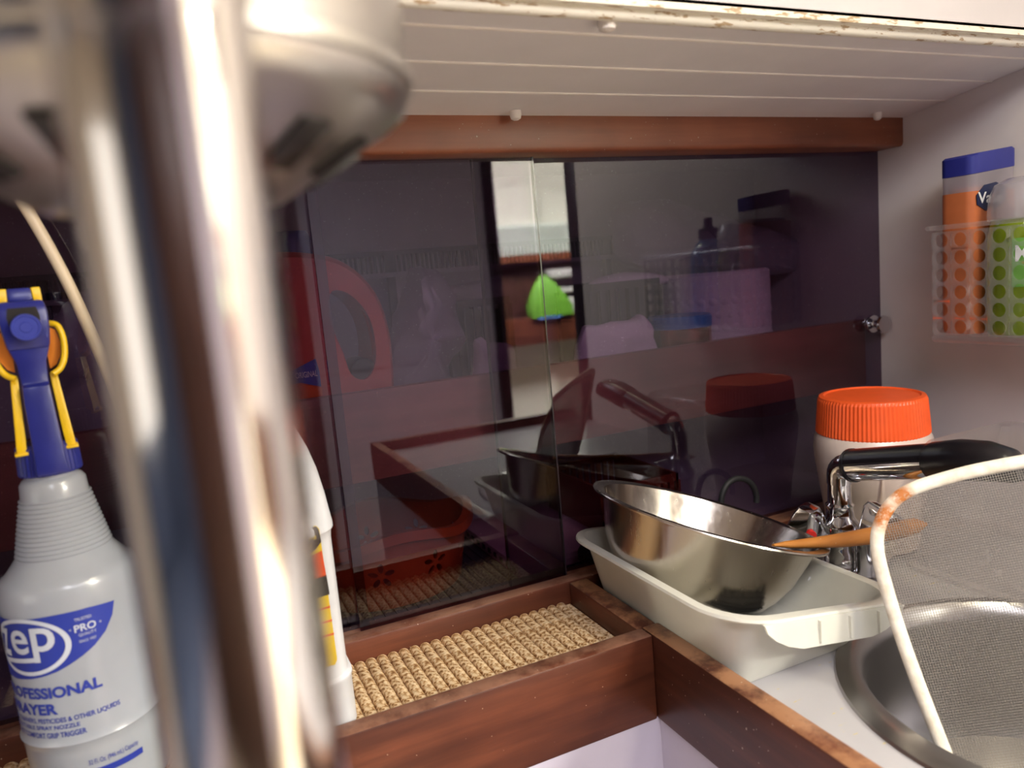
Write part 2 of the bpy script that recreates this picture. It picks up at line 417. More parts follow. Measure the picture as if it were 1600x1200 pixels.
for k in range(3):
    dd = MB().box(-.98+k*.45, -.55+k*.45, -1.66, -1.648, -.9, .33).build('door', 'dark_wood', bw, bevel=.004)
    MB().lathe([(.0, .02), (.014, .018), (.016, .010), (.007, .004), (.007, 0)], (-.60+k*.45, -1.648, -.2), 16, Matrix(((1,0,0),(0,0,-1),(0,1,0)))).build('knob', 'chrome', dd, smooth=True)
# seat back with slate cushion on the left of the cabin
st = thing('settee_cushion', 'slate blue cushion along the left side of the cabin', 'cushion', (-1.4, -.9, -.6))
MB().box(-1.58, -1.46, -1.56, -.25, -.6, -.35).build('back_cushion', 'slate', st, bevel=.03, segs=4)
MB().box(-1.58, -.95, -1.56, -.25, -.75, -.6).build('seat_cushion', 'slate', st, bevel=.03, segs=4)
struct(MB().box(-1.6, -.93, -1.62, -.23, -1.0, -.752).build('wall_settee', 'lavender'))
cu_ = MB(); cuv = [(-1.54+.82*i/120, -1.60+.016*math.sin(i*.9)+.006*math.sin(i*.37)) for i in range(121)]
cu_.loft([[(x, y, z) for x, y in cuv] + [(x, y-.003, z) for x, y in reversed(cuv)] for z in (-.72, -.2, .40)])
tag(cu_.build('added_slate_curtain', 'slate', smooth=True), 'slate blue curtain added unseen at the back left for the reflection in the post', 'curtain')  # unseen curtain added so the steel post mirrors a slate band
# companionway beyond the end of the right bulkhead
struct(MB().box(1.0, 2.1, -2.53, -2.5, .20, .75).build('wall_companionway', 'companion'))
struct(MB().box(1.0, 2.1, -2.53, -2.5, -1.0, -.31).build('wall_companionway_low', 'companion'))
struct(MB().box(1.565, 1.60, -2.5, -2.478, .20, .75).build('trim_5', 'companion', bevel=.002))
struct(MB().box(1.565, 1.60, -2.5, -2.478, -1.0, -.31).build('trim_6', 'companion', bevel=.002))
struct(MB().box(1.95, 1.98, -2.6, -.19, -1.0, .75).build('wall_far_right', 'dark_wood'))
struct(MB().box(.767, 2.1, -.20, -.19, -1.0, .75).build('wall_companionway_front', 'dark_wood'))
se = MB(); sec = [(-2.50, .20), (-2.44, .22), (-2.415, .205), (-2.42, .19), (-2.44, .085), (-2.50, .085)]
se.prism([(1.0, y, z) for y, z in sec], (1.07, 0, 0))
tag(se.build('moulded_locker', 'skin_seat', bevel=.004), 'pale moulded locker edge in the bright companionway seen in the smoked door', 'locker')
sh = thing('companionway_shelf', 'brown wooden shelf in the bright companionway reflected in the smoked door', 'shelf', (1.55, -2.45, -.25))
MB().box(1.0, 2.07, -2.50, -2.44, .055, .085).build('top_rail', 'wood_x', sh)
MB().box(1.0, 2.07, -2.50, -2.40, -.21, -.195).build('board', 'dark_wood', sh)
MB().box(1.0, 2.07, -2.40, -2.385, -.31, -.19).build('front_rail', 'wood_x', sh)
MB().box(1.0, 2.07, -2.53, -2.50, -.31, .20).build('back_panel', 'dark_wood', sh)
bk = thing('stacked_tub', 'white tub on the companionway shelf behind a green net bag', 'tub', (1.66, -2.45, -.195))
for a, b in ((-.03, .01), (-.10, -.075), (-.195, -.12)):
    MB().box(1.585, 1.90, -2.495, -2.43, a, b).build('tier', 'white', bk, bevel=.008, segs=3)
nb = MB(); rings = []
for z, hx, hy in ((-.195, .115, .03), (-.15, .118, .03), (-.10, .09, .027), (-.05, .055, .02), (-.012, .018, .01)):
    rings.append([(1.555+x+(.195+z)*-.14, -2.40+.0+y, z+.002*math.sin(8*x*40)) for x, y in rrect(hx, hy, min(hx, hy)*.9, 4)])
nb.loft(rings)
tag(nb.build('net_bag', 'green_net', smooth=True), 'bright green net bag on the companionway shelf reflected in the smoked door', 'bag')
tag(MB().box(1.47, 1.60, -2.385, -2.37, -.205, -.188).build('folded_cloth', 'bluecloth', bevel=.004), 'small blue cloth at the foot of the green net bag', 'cloth')

# cabin lamp fixture that throws the warm light
lt = NT('lamp_glow'); M['glow'] = lt.done(lt.n('ShaderNodeEmission', {0: (1, .88, .55, 1), 1: 7}).outputs[0])
ll = thing('strip_lamp', 'warm strip lamp on the cabin ceiling over the sink', 'lamp', (.50, -.70, .45))
MB().box(.44, .56, -.94, -.46, .436, .45).build('housing', 'white', ll, bevel=.004)
MB().box(.45, .55, -.93, -.47, .430, .436).build('diffuser', 'glow', ll)

# ================================================================== COUNTER, RAILS, DOORS
SINK = (.496, -.325); SR = .139; BC = (.501, -.317); BR = .119
ct = MB(); x0, x1, y0, y1 = .3175, XW, -.73, -.0005
angs = sorted(set([2*PI*i/72 for i in range(72)] + [math.atan2(y-SINK[1], x-SINK[0]) % (2*PI) for x in (x0, x1) for y in (y0, y1)]))
ri, ro = [], []
for a in angs:
    c, s = math.cos(a), math.sin(a)
    t = min((v for v in (((x1-SINK[0])/c if c > 1e-9 else 9), ((x0-SINK[0])/c if c < -1e-9 else 9), ((y1-SINK[1])/s if s > 1e-9 else 9), ((y0-SINK[1])/s if s < -1e-9 else 9))))
    ri.append((SINK[0]+.131*c, SINK[1]+.131*s)); ro.append((SINK[0]+t*c, SINK[1]+t*s))
n = len(angs); z0, z1 = ZC-.018, ZC
ct.loft([[(x, y, z1) for x, y in ri], [(x, y, z1) for x, y in ro], [(x, y, z0) for x, y in ro], [(x, y, z0) for x, y in ri], [(x, y, z1) for x, y in ri]], True, False, False)
tag(ct.build('countertop', 'counter'), 'white speckled laminate countertop around the round sink', 'countertop')

fr = thing('fiddle_frame', 'varnished mahogany fiddle rails framing the counter and mat tray', 'fiddle rail', (.1, -.07, ZM))
MB().box(XL, .301, -.143, -.127, -.3505, ZT).build('front_rail', 'wood_x', fr, bevel=.0018)
MB().box(.301, .3172, -.745, -.127, -.3505, ZT+.0005).build('side_rail', 'wood_y', fr, bevel=.0022)
MB().box(.2975, .3165, -.127, -.016, -.330, ZT-.001).build('divider', 'wood_y', fr, bevel=.0022)
MB().box(XL, XW, -.016, -.0003, -.330, ZT).build('back_rail', 'wood_x', fr, bevel=.0022)
MB().box(.3175, XW, -.745, -.73, -.3505, ZT).build('end_rail', 'wood_x', fr, bevel=.002)
MB().box(XL, XW, -.0003, .018, -.300, -.2835).build('door_track', 'wood_x', fr)
MB().box(XL, .2974, -.127, -.016, -.315, ZM-.0004).build('tray_floor', 'wood_x', fr)

# sliding doors of smoked acrylic
zd0, zd1 = -.2832, .110
def door(x0, x1, y0, y1, label, edge_x=None):
    d = tag(MB().box(x0, x1, y0, y1, zd0, zd1).build('sliding_door', 'acrylic'), label, 'sliding door', 'smoked sliding doors of the locker')
    for ex in edge_x or ():
        MB().box(ex-.0006, ex+.0006, y0-.0001, y1+.0001, zd0, zd1).build('polished_edge', 'edge', d)
    return d
door(XL, .118, .0095, .0135, 'smoked acrylic sliding door at the far left behind the spray bottle')
door(.1085, .3055, .0025, .0065, 'smoked acrylic sliding door in the middle behind the white jug', (.305,))
dr = door(.2505, XW-.0005, .0095, .0135, 'smoked acrylic sliding door with a round knob beside the right bulkhead', (.251,))
kp = px(1362, 506, 'y', .0095); RY = Matrix(((1, 0, 0), (0, 0, -1), (0, 1, 0)))
kn = MB().lathe([(0, 0), (.0098, 0), (.0102, .0015), (.0098, .003), (.0050, .0042), (.0046, .0120), (.0092, .0130), (.0100, .0150), (.0092, .0172), (.0, .0180)], (kp.x, .0094, kp.z), 28, RY)
kn.build('knob', 'chrome', dr, smooth=True)
# screw plugs of the soffit
for k, (u, v, r) in enumerate(((948, 30, .0058), (805, 173, .0048), (1371, 176, .0042))):
    d = ray(u, v); t = (cz(0) - CAM.z - .128*CAM.y)/(d.z + .128*d.y)
    p = CAM + d*t
    o = MB().lathe([(r, 0), (r, -.0035), (r*.85, -.0062), (r*.45, -.0074), (0, -.0078)], (p.x, p.y, cz(p.y)), 20, None, True).build('screw_plug', 'bead', smooth=True)
    tag(o, ('white plastic screw plug under the soffit beside the cream moulding', 'white plastic screw plug against the wooden header above the middle door', 'small white plastic screw plug by the right end of the header')[k], 'screw plug', 'white plugs under the soffit')

# tan woven mat in the tray
mt = thing('ribbed_mat', 'tan woven ribbed mat lying in the mahogany tray', 'mat', (.1, -.07, ZM))
MB().box(-.165, .2968, -.1262, -.0168, ZM, ZM+.0012).build('backing', 'mat', mt)
rb = MB(); R_ = []
for k in range(9):
    y = -.1262+(.1094)*k/8
    R_.append([(math.cos(PI*i/8)*.0046, y, ZM+.0010+math.sin(PI*i/8)*.0036) for i in range(9)])
rb.loft(R_, False, True, True); rme = rb.mesh('rib', smooth=True); rme.materials.append(M['mat'])
k = 0; x = -.160
while x < .2925:
    o = D.objects.new('rib', rme); COL.objects.link(o); attach(o, mt); o.location.x += x; o.location.z += random.uniform(0, .0006); x += .0093; k += 1

# ================================================================== SINK, FAUCET
sk = thing('round_sink', 'round stainless steel sink set in the white counter', 'sink', (SINK[0], SINK[1], ZC))
def offc(c, r, z): return [(c[0]+r*x, c[1]+r*y, z) for x, y in circ(72)]
sb = MB(); sb.loft([offc(SINK, SR, ZC+.0002), offc(SINK, SR-.001, ZC+.0022), offc(SINK, SR-.008, ZC+.003), offc(BC, BR+.004, ZC+.0022), offc(BC, BR, ZC-.001), offc(BC, BR-.004, ZC-.012),
    offc(BC, BR-.008, ZC-.085), offc(BC, BR-.018, ZC-.105), offc(BC, BR-.045, ZC-.114), offc(BC, .028, ZC-.117), offc(BC, .026, ZC-.121), offc(BC, .001, ZC-.121)], True, False, True)
sb.build('basin', 'sink', sk, smooth=True)
MB().lathe([(.0255, 0), (.0255, .003), (.021, .0035), (.019, .001), (0, .001)], (BC[0], BC[1], ZC-.1208), 32).build('drain', 'chrome', sk, smooth=True)

fa = thing('mixer_faucet', 'chrome faucet with black topped swing spout beside the sink', 'faucet', (.535, -.112, ZC))
MB().prism([(.535+.062*a*1.0, -.112+.022*b, ZC+.0002) for a, b in circ(40)], (0, 0, .008)).build('base_plate', 'chrome', fa, bevel=.002)
ex, ey = .535, -.110
MB().lathe([(.017, 0), (.017, .014), (.0145, .018), (.0145, .030), (.017, .033), (.017, .041), (.0125, .047), (.0115, .056), (.0125, .058), (.0105, .060), (.0098, .088)], (ex, ey, ZC+.008), 32, None, True, True).build('stem', 'chrome', fa, smooth=True)
E0 = Vector((ex, ey, -.205))
dirv = (Vector((.531, -.257, -.172)) - Vector((.535, -.107, -.2085))).normalized()
P = [Vector((ex, ey, -.214)), Vector((ex, ey, -.207))]
for k in range(1, 7):
    a = k/6*PI/2; P.append(Vector((ex, ey, -.207)) + Vector((0, 0, 1))*(.012*math.sin(a)) + Vector((dirv.x, dirv.y, 0)).normalized()*(.012*(1-math.cos(a))))
P.append(P[-1]+dirv*.006)
MB().tube(P, .0108, 20).build('elbow', 'chrome', fa, smooth=True)
S0 = P[-1] - dirv*.004
def bar(a0, a1, r, up0, frac0, frac1, seg=28):
    """part of a round bar between two angles round its axis"""
    x = Vector((1, 0, 0)); x = (x - dirv*x.dot(dirv)).normalized(); y = x.cross(dirv)*-1
    if y.z < 0: y = -y
    rings = []
    for a in (a0, a1):
        c = S0 + dirv*a
        arc = [c + x*(r*math.cos(t)) + y*(r*math.sin(t)) for t in [frac0+(frac1-frac0)*i/seg for i in range(seg+1)]]
        rings.append(arc)
    return MB().loft(rings)
L1 = .098
bar(0, L1, .0140, 0, PI-.22, 2*PI-.85).build('spout', 'chrome', fa, smooth=True)
bar(0, L1, .0146, 0, -.9, PI-.22).build('black_grip', 'black', fa, smooth=True)
hd = MB(); rings = []
x_ = Vector((1, 0, 0)); x_ = (x_ - dirv*x_.dot(dirv)).normalized(); y_ = x_.cross(dirv)
if y_.z < 0: y_ = -y_
for a, r, dz in ((L1-.014, .0147, 0), (L1-.010, .0155, 0), (L1+.012, .0160, 0), (L1+.034, .0150, -.002), (L1+.050, .0125, -.006), (L1+.056, .007, -.010)):
    c = S0 + dirv*a + y_*dz
    rings.append([c + x_*(r*1.05*p) + y_*(r*q) for p, q in circ(28)])
hd.loft(rings).build('spray_head', 'black', fa, smooth=True)
MB().tube([S0+dirv*(.001), S0+dirv*.004], .0152, 28).build('collar', 'black', fa, smooth=True)
def handle(c, tilt, dot, face, flip):
    ax = Vector((math.sin(tilt), -.25, 1)).normalized(); q = Vector((0, 0, 1)).rotation_difference(ax).to_matrix()
    c = Vector(c); b0 = c - q @ Vector((0, 0, .020))
    MB().tube([Vector((b0.x, b0.y, ZC+.006)), b0 + Vector((0, 0, .006))], .0105, 24).build('valve_body', 'chrome', fa, smooth=True)
    rings = []
    for z, w_, d_ in ((-.019, .009, .009), (-.012, .013, .009), (.010, .021, .0105), (.016, .020, .009), (.019, .013, .004)):
        rings.append([c + q @ (Matrix.Rotation(face, 3, 'Z') @ Vector((w_*p*(.55 if abs(p) < .5 else 1), d_*r_, z*flip))) for p, r_ in ((1, .15), (.35, 1), (-.35, 1), (-1, .15), (-1, -.15), (-.3, -1), (.3, -1), (1, -.15))])
    hh = MB().loft(rings).build('handle', 'chrome', fa, bevel=.001)
    m = Matrix.Rotation(face, 3, 'Z'); dv = q @ (m @ Vector((0, -1, 0))); sd = q @ (m @ Vector((1, 0, 0))); up_ = q @ Vector((0, 0, 1))
    k = c + dv*.0098 - up_*.004 + sd*.001
    MB().prism([k + sd*(.0050*x) + up_*(.0050*y) for x, y in circ(16)], dv*.0018).build('marker', dot, hh)
handle(px(1262, 820, 'y', -.10), -.12, 'red_dot', math.radians(-35), -1)
handle(px(1372, 824, 'y', -.138), .75, 'pink_dot', math.radians(-30), 1)

# small bent spout behind the bowl
hk = [px(1128, 830, 'y', -.009)]
for u, v in ((1127, 800), (1128, 775), (1136, 757), (1150, 748), (1166, 750), (1177, 760), (1182, 775), (1182, 785)): hk.append(px(u, v, 'y', -.009))
hk[0].z = ZT-.0005
tag(MB().tube(smooth_path(hk, 5), .0031, 14).build('bent_hook', 'rubber', smooth=True), 'small dark grey bent hook standing on the back rail behind the steel bowl', 'hook')

# ================================================================== THINGS ON THE COUNTER
# frosted plastic tray
tr = thing('plastic_tray', 'frosted white plastic tray beside the mahogany rail with the steel bowl in it', 'tray', (.39, -.12, ZC))
cx, cy = .3865, -.121; hx, hy = .0875, .115
tb = MB(); rings = []
def zsl(x): return -.155*(x-.302)          # the tub sags a little towards the sink side
def tring(hx, hy, r, z): return [(cx+a-.005*max(0, 1-(z-ZC)/.06), cy+b, z + zsl(cx+a)*max(0, (z-ZC-.004)/.06)) for a, b in rrect(hx, hy, r, 8)]
prof = [(-.026, .0004, 0), (-.022, .0, 0), (-.0200, .004, 0), (-.003, .054, 0), (-.002, .0555, 0), (.006, .0560, 0), (.0072, .0572, 0), (.0066, .0592, 0), (-.000, .0600, 0), (-.0025, .058, 0), (-.0040, .053, 0), (-.0215, .006, 0), (-.026, .0022, 0)]
for o_, z, _ in prof: rings.append(tring(hx-.006+o_+.0, hy-.006+o_, (.034+o_) if z > .04 else .016, ZC+z*1.083+.0004))
tb.loft(rings).build('tub', 'frost', tr, smooth=True)
# drooping grip tab on the end nearest the viewer
tabp = MB(); ye = cy-hy-.0015; arc = []
for i in range(13):
    a = .5-.5*math.cos(PI*i/12); x = cx-.062+.130*a; d = .020*min(1, 1.25*math.sqrt(math.sin(PI*a))) if 0 < i < 12 else 0
    arc.append((x, d))
tabp.loft([[(x, ye+b, ZC+.0625-e*d+zsl(x)) for b, e in ((-.0012, 0), (-.0022, 1), (-.0004, 1), (.0014, 0))] for x, d in arc]).build('grip_tab', 'frost', tr, smooth=True)
for i in range(3):
    x = cx-.014+i*.028
    MB().box(x-.0008, x+.0008, ye-.0036, ye-.001, ZC+.045+zsl(x), ZC+.061+zsl(x)).build('rib', 'frost', tr)
# black grid in the tray
gd = thing('black_rack', 'black slotted rack lying in the plastic tray under the steel bowl', 'rack', (.40, -.13, ZC+.004))
MB().box(.340, .405, -.200, -.150, ZC+.0035, ZC+.0060).build('plate', 'rubber', gd, bevel=.002)
for i in range(5):
    MB().box(.341, .404, -.198+i*.010, -.193+i*.010, ZC+.0060, ZC+.0085).build('bar', 'rubber', gd)

# steel bowl leaning in the tray
KB = 1.04; bc = CAM + (Vector((.376, -.120, -.207))-CAM)*KB; th, ph = .338, -.126
nrm = Vector((math.sin(th)*math.cos(ph), math.sin(th)*math.sin(ph), math.cos(th)))
q = Vector((0, 0, 1)).rotation_difference(nrm).to_matrix()
bp = [(.0950, -.0012), (.0955, .0), (.0950, .0010), (.0900, .0012), (.0865, .0), (.0850, -.004), (.0755, -.034), (.0672, -.0485), (.0600, -.0575), (.0500, -.0605), (0, -.0607)]
bo = [(.0, -.0617), (.0505, -.0615), (.0608, -.0585), (.0684, -.0492), (.0767, -.0344), (.0862, -.0045), (.0880, -.0014), (.0950, -.0012)]
sbw = MB().lathe([(r*KB, z*KB) for r, z in bo + bp[1:]], bc, 96, q)
tag(sbw.build('steel_bowl', 'bowl', smooth=True), 'brushed stainless steel bowl tilted in the frosted plastic tray', 'bowl')

# wooden spoon lying on the rim of the bowl
sp = MB(); A = pd(1208, 853, .605); B = pd(1448, 817, .655)
A = px(1208, 852, 'y', -.178); B = px(1446, 818, 'y', -.155)
ring = []; dv = (B-A).normalized(); sd = dv.cross(Vector((0, 0, 1))).normalized(); up_ = sd.cross(dv)
for k in range(13):
    t = k/12; wz = .0022+.0056*math.sin(min(t*1.25, 1)*PI*.5)**1.2*(1 if t < .85 else math.sqrt(max(0, 1-((t-.85)/.152)**2))); wy = .0035 + .003*t
    if k in (0, 12): wz *= .4; wy *= .4
    c = A.lerp(B, t) + up_*(-.004*math.sin(PI*t))
    ring.append([c + sd*(wy*a) + up_*(wz*b) for a, b in circ(14)])
tag(sp.loft(ring).build('wooden_spoon', 'spoon', smooth=True), 'flat wooden spoon handle resting on the rim of the steel bowl', 'spoon')

# jar with orange lid
jx, jy = .617, -.077; jz = ZC
jr = thing('plastic_jar', 'pinkish white plastic jar with ribbed orange screw lid in the corner', 'jar', (jx, jy, jz))
jp = [(.0, .0004), (.040, .0004), (.0435, .004), (.0455, .03), (.0510, .07), (.0548, .098), (.0556, .110), (.0545, .121), (.0515, .128), (.0495, .131), (.0, .131)]
JS = .936; jp = [(r*.985, z*.985*JS) for r, z in jp]
MB().lathe(jp, (jx, jy, jz), 56).build('body', 'jar', jr, smooth=True)
jl = MB(); N = 168; rings = []
for r, z in ((.0512, .1265), (.0518, .128), (.0492, .160), (.0480, .1632), (.0440, .1640), (.0425, .1625), (0.0005, .1625)):
    amp = .0004 if .127 < z < .1605 else 0
    rings.append([(jx+(r+(amp if i % 2 else -amp))*math.cos(2*PI*i/N), jy+(r+(amp if i % 2 else -amp))*math.sin(2*PI*i/N), jz+z-.0105) for i in range(N)])
jl.loft(rings, True, False, True).build('lid', 'lid', jr, smooth=False)
# moulded mark on the jar
bs = math.atan2(CAM.y-jy, CAM.x-jx)
mk = [poly2([(8, .055), (10.5, .055), (10.5, .100), (8, .100)]), poly2([(3, .084), (16, .087), (16, .0885), (3, .0855)])]
wrap('moulded_mark', mk, lambda u, v: Vector((jx+.0552*math.cos(bs+math.radians(u)), jy+.0552*math.sin(bs+math.radians(u)), jz+v)), 'jar', D.objects['body'] if False else jr, 3)

# clear tub upside down against the bulkhead
tu = MB(); zt_ = px(1424, 690, 'y', -.14).z; xl = px(1424, 690, 'y', -.14).x
xa, xb, ya, yb = xl, XW-.012, -.27, -.14
def tri_(o_, z, r=.012): return [((xa+xb)/2+a, (ya+yb)/2+b, z) for a, b in rrect((xb-xa)/2+o_, (yb-ya)/2+o_, r, 5)]
tu.loft([tri_(.006, ZC+.0006), tri_(.006, ZC+.004), tri_(.001, ZC+.006), tri_(-.002, zt_-.006), tri_(-.006, zt_)], True, False, True)
tag(tu.build('clear_tub', 'clear_tub', smooth=True), 'clear plastic tub upside down behind the faucet against the bulkhead', 'tub')

# mesh splash screen with taped edge, standing in the sink
SA = pd(1369, 848, .512); STt = pd(1500, 737, .508); SB = px(1466, 1150, 'z', -.316)
SN = (SB-SA).cross(STt-SA).normalized()
def onscr(u, v):
    d = ray(u, v); return CAM + d*(SN.dot(SA-CAM)/SN.dot(d))
edge = [onscr(u, v) for u, v in ((1478, 1180), (1441, 1085), (1407, 990), (1382, 908), (1371, 858), (1374, 822), (1393, 787), (1428, 763), (1500, 741), (1560, 728), (1640, 714), (1720, 703))]
e1 = (edge[10]-edge[8]).normalized(); e2 = SN.cross(e1).normalized()
if e2.z > 0: e2 = -e2
# round off the two far corners
lastp = edge[-1]; low = edge[0]
edge = [low + (edge[0]-edge[1]).normalized()*.012] + edge
W_ = (lastp-low).dot(e1)
edge += [lastp + e1*.012 + e2*.006, lastp + e1*.018 + e2*.02, lastp + e1*.018 + e2*.12, edge[0] + e1*(W_*.95) + e2*.012, edge[0] + e1*(W_*.5) + e2*.014, edge[0] + e1*.015 + e2*.010]
loop = smooth_path(edge, 6, True)
sc_ = thing('splash_screen', 'mesh screen with rust stained cream taped edge standing in the sink', 'screen', tuple(low))
MB().tube(loop, .0026, 12, True, 1.7, tuple(SN)).build('taped_edge', 'tape', sc_, smooth=True)
P2 = [((p-low).dot(e1), (p-low).dot(e2)) for p in loop]
def spans(c, axis):
    xs = []
    for (a, b), (a2, b2) in zip(P2, P2[1:]+P2[:1]):
        k, k2, o1, o2 = (a, a2, b, b2) if axis == 0 else (b, b2, a, a2)
        if (k-c)*(k2-c) < 0: xs.append(o1+(o2-o1)*(c-k)/(k2-k))
    xs.sort(); return list(zip(xs[::2], xs[1::2]))
wm = MB(); pitch = .0016; hw = .00016
for axis in (0, 1):
    lo = min(p[axis] for p in P2); hi = max(p[axis] for p in P2); c = lo+pitch
    while c < hi:
        for a, b in spans(c, axis):
            p0 = low + (e1*c+e2*a if axis == 0 else e1*a+e2*c); p1 = low + (e1*c+e2*b if axis == 0 else e1*b+e2*c)
            wm.obox((p0+p1)/2 + SN*(.0002 if axis else -.0002), (p1-p0)/2, (e1 if axis == 0 else e2)*hw, SN*.0002)
        c += pitch
o = wm.build('wire_mesh', 'wire', sc_, clean=False); o['kind'] = 'stuff'

# ================================================================== WIRE CADDY ON THE BULKHEAD
def holed(mb, O, U, V, nu, nv, pu, pv, r, th):
    """plate with nu x nv round holes, th: thickness vector"""
    O, U, V, th = Vector(O), Vector(U), Vector(V), Vector(th); n = 16
    for i in range(nu):
        for j in range(nv):
            c = O + U*(pu*(i+.5)) + V*(pv*(j+.5))
            inner = [c + U*(r*math.cos(2*PI*k/n)) + V*(r*math.sin(2*PI*k/n)) for k in range(n)]
            outer = []
            for k in range(n):
                a, b = math.cos(2*PI*k/n), math.sin(2*PI*k/n); m = max(abs(a)/(pu/2), abs(b)/(pv/2)); outer.append(c + U*(a/m) + V*(b/m))
            mb.loft([inner, outer, [p+th for p in outer], [p+th for p in inner], inner], True, False, False)
    return mb
cf = px(1458, 357, 'x', .660); cb = px(1467, 530, 'x', .660)
cyf = -.108; czt, czb = cf.z, cb.z-.004; clen = .245
cd = thing('clear_caddy', 'clear plastic caddy with round holes hung on the right bulkhead', 'caddy', (.70, -.2, czb))
ph_ = (czt-.004-czb-.008)/6
Uy = Vector((0, -1, 0)); U_x = Vector((1, 0, 0)); Vz = Vector((0, 0, 1))
fp = holed(MB(), (.660, cyf-.004, czb+.008), Uy, Vz, 13, 6, .0178, ph_, .0064, (.002, 0, 0)); fp.build('front_panel', 'clear', cd, smooth=True)
holed(MB(), (.664, cyf, czb+.008), U_x, Vz, 4, 6, .0178, ph_, .0064, (0, -.002, 0)).build('side_panel', 'clear', cd, smooth=True)
holed(MB(), (.664, cyf-.239, czb+.008), U_x, Vz, 4, 6, .0178, ph_, .0064, (0, -.002, 0)).build('side_panel', 'clear', cd, smooth=True)
MB().box(.661, XW-.001, cyf-.24, cyf, czb, czb+.008).build('bottom', 'clear', cd, bevel=.0035, segs=3)
MB().box(XW-.003, XW-.0008, cyf-.24, cyf, czb+.008, czt).build('back_panel', 'clear', cd)
rim = [(.659, cyf+.0005, czt), (XW-.002, cyf+.0005, czt), (XW-.002, cyf-.2395, czt), (.659, cyf-.2395, czt)]
MB().tube(rim, .0022, 8, True).build('rim', 'clear', cd, smooth=True)

# orange lotion bottle: rounded wedge section
vz0 = czb+.0085
vt = px(1510, 240, 'y', -.125).z
vx0, vx1, vy0, vy1 = .668, .732, -.146, -.1125
vb = thing('lotion_bottle', 'orange lotion bottle with dark blue cap in the clear caddy', 'bottle', (.70, -.13, vz0))
def vsec(z, s=1.0, dz=0): return [((vx0+vx1)/2+a*s, (vy0+vy1)/2+b*s, z + dz*a) for a, b in rrect((vx1-vx0)/2, (vy1-vy0)/2, .008, 5)]
H1 = vt-.036; H2 = vt-.018
MB().loft([vsec(vz0, .95), vsec(vz0+.004), vsec(H1-.01), vsec(H1)]).build('body', 'orange_lot', vb, smooth=True)
MB().loft([vsec(H1+.0002, .985, .05), vsec(H2, .985, .10)]).build('clear_collar', 'cap_clear', vb, smooth=True)
MB().loft([vsec(H1+.0, .8), vsec(H1+.004, .8)]).build('shoulder', 'orange_lot', vb, smooth=True)
MB().loft([vsec(H2+.0002, 1.0, .10), vsec(vt-.002, 1.0, .10), vsec(vt, .92, .10)]).build('cap', 'blue', vb, smooth=True)
hexa = [px(u, v, 'y', vy0-.0006) for u, v in ((1526, 305), (1538, 289), (1556, 284), (1572, 292), (1572, 312), (1555, 327), (1540, 329), (1527, 320))]
lb = MB().prism([(p.x, vy0-.0002, p.z) for p in hexa], (0, -.0006, 0)).build('label', 'navy', vb)
t0, t1 = px(1528, 318, 'y', vy0-.001), px(1562, 296, 'y', vy0-.001)
wrap('lettering', [line('Vase', t0.x, t1.x+.004, t0.z, t0.z+.010, .02)], lambda u, v: Vector((u, vy0-.0011, v)), 'ltext', lb)

# green soap bottle and blue bottle
gx, gy, gr = .6935, -.1735, .0275
gz = vz0
gt = px(1590, 275, 'y', gy).z
gb = thing('soap_bottle', 'green liquid soap bottle with frosted clear cap in the clear caddy', 'bottle', (gx, gy, gz))
sh_ = px(1560, 345, 'y', gy).z
MB().lathe([(.0, 0), (.0255, .0), (.0272, .004), (.0272, sh_-gz-.030), (.0268, sh_-gz-.016), (.0255, sh_-gz-.006), (.0235, sh_-gz+.002), (0.0, sh_-gz+.002)], (gx, gy, gz), 40).build('body', 'green_soap', gb, smooth=True)
MB().lathe([(.0262, sh_-gz+.0005), (.0268, sh_-gz+.006), (.0255, gt-gz-.016), (.0215, gt-gz-.006), (.012, gt-gz-.001), (0, gt-gz)], (gx, gy, gz), 40, None, True).build('cap', 'cap_clear', gb, smooth=True)
bsg = math.atan2(CAM.y-gy, CAM.x-gx)
def gm(u, v, r=.0275): return Vector((gx+r*math.cos(bsg+math.radians(u)), gy+r*math.sin(bsg+math.radians(u)), v))
gl0 = sh_-.058
wrap('label', [poly2([(-15, gl0), (70, gl0), (70, gl0+.042), (-15, gl0+.042)])], lambda u, v: gm(u, v), 'green_lab', gb, 4)
wrap('lettering', [line('MAN', -10, 52, gl0+.022, gl0+.036, .02)], lambda u, v: gm(u, v, .0278), 'ltext', gb, 4)
bx_, by_ = .692, -.229
bb = thing('blue_bottle', 'blue liquid bottle beside the green soap in the clear caddy', 'bottle', (bx_, by_, gz))
MB().lathe([(0, 0), (.0255, 0), (.027, .004), (.027, .085), (.025, .10), (.017, .112), (.012, .116), (.012, .122), (0, .122)], (bx_, by_, gz), 40).build('body', 'blue_soap', bb, smooth=True)
MB().lathe([(.014, .117), (.014, .130), (.006, .134), (.006, .146), (0, .146)], (bx_, by_, gz), 24, None, True).build('pump', 'rubber', bb, smooth=True)

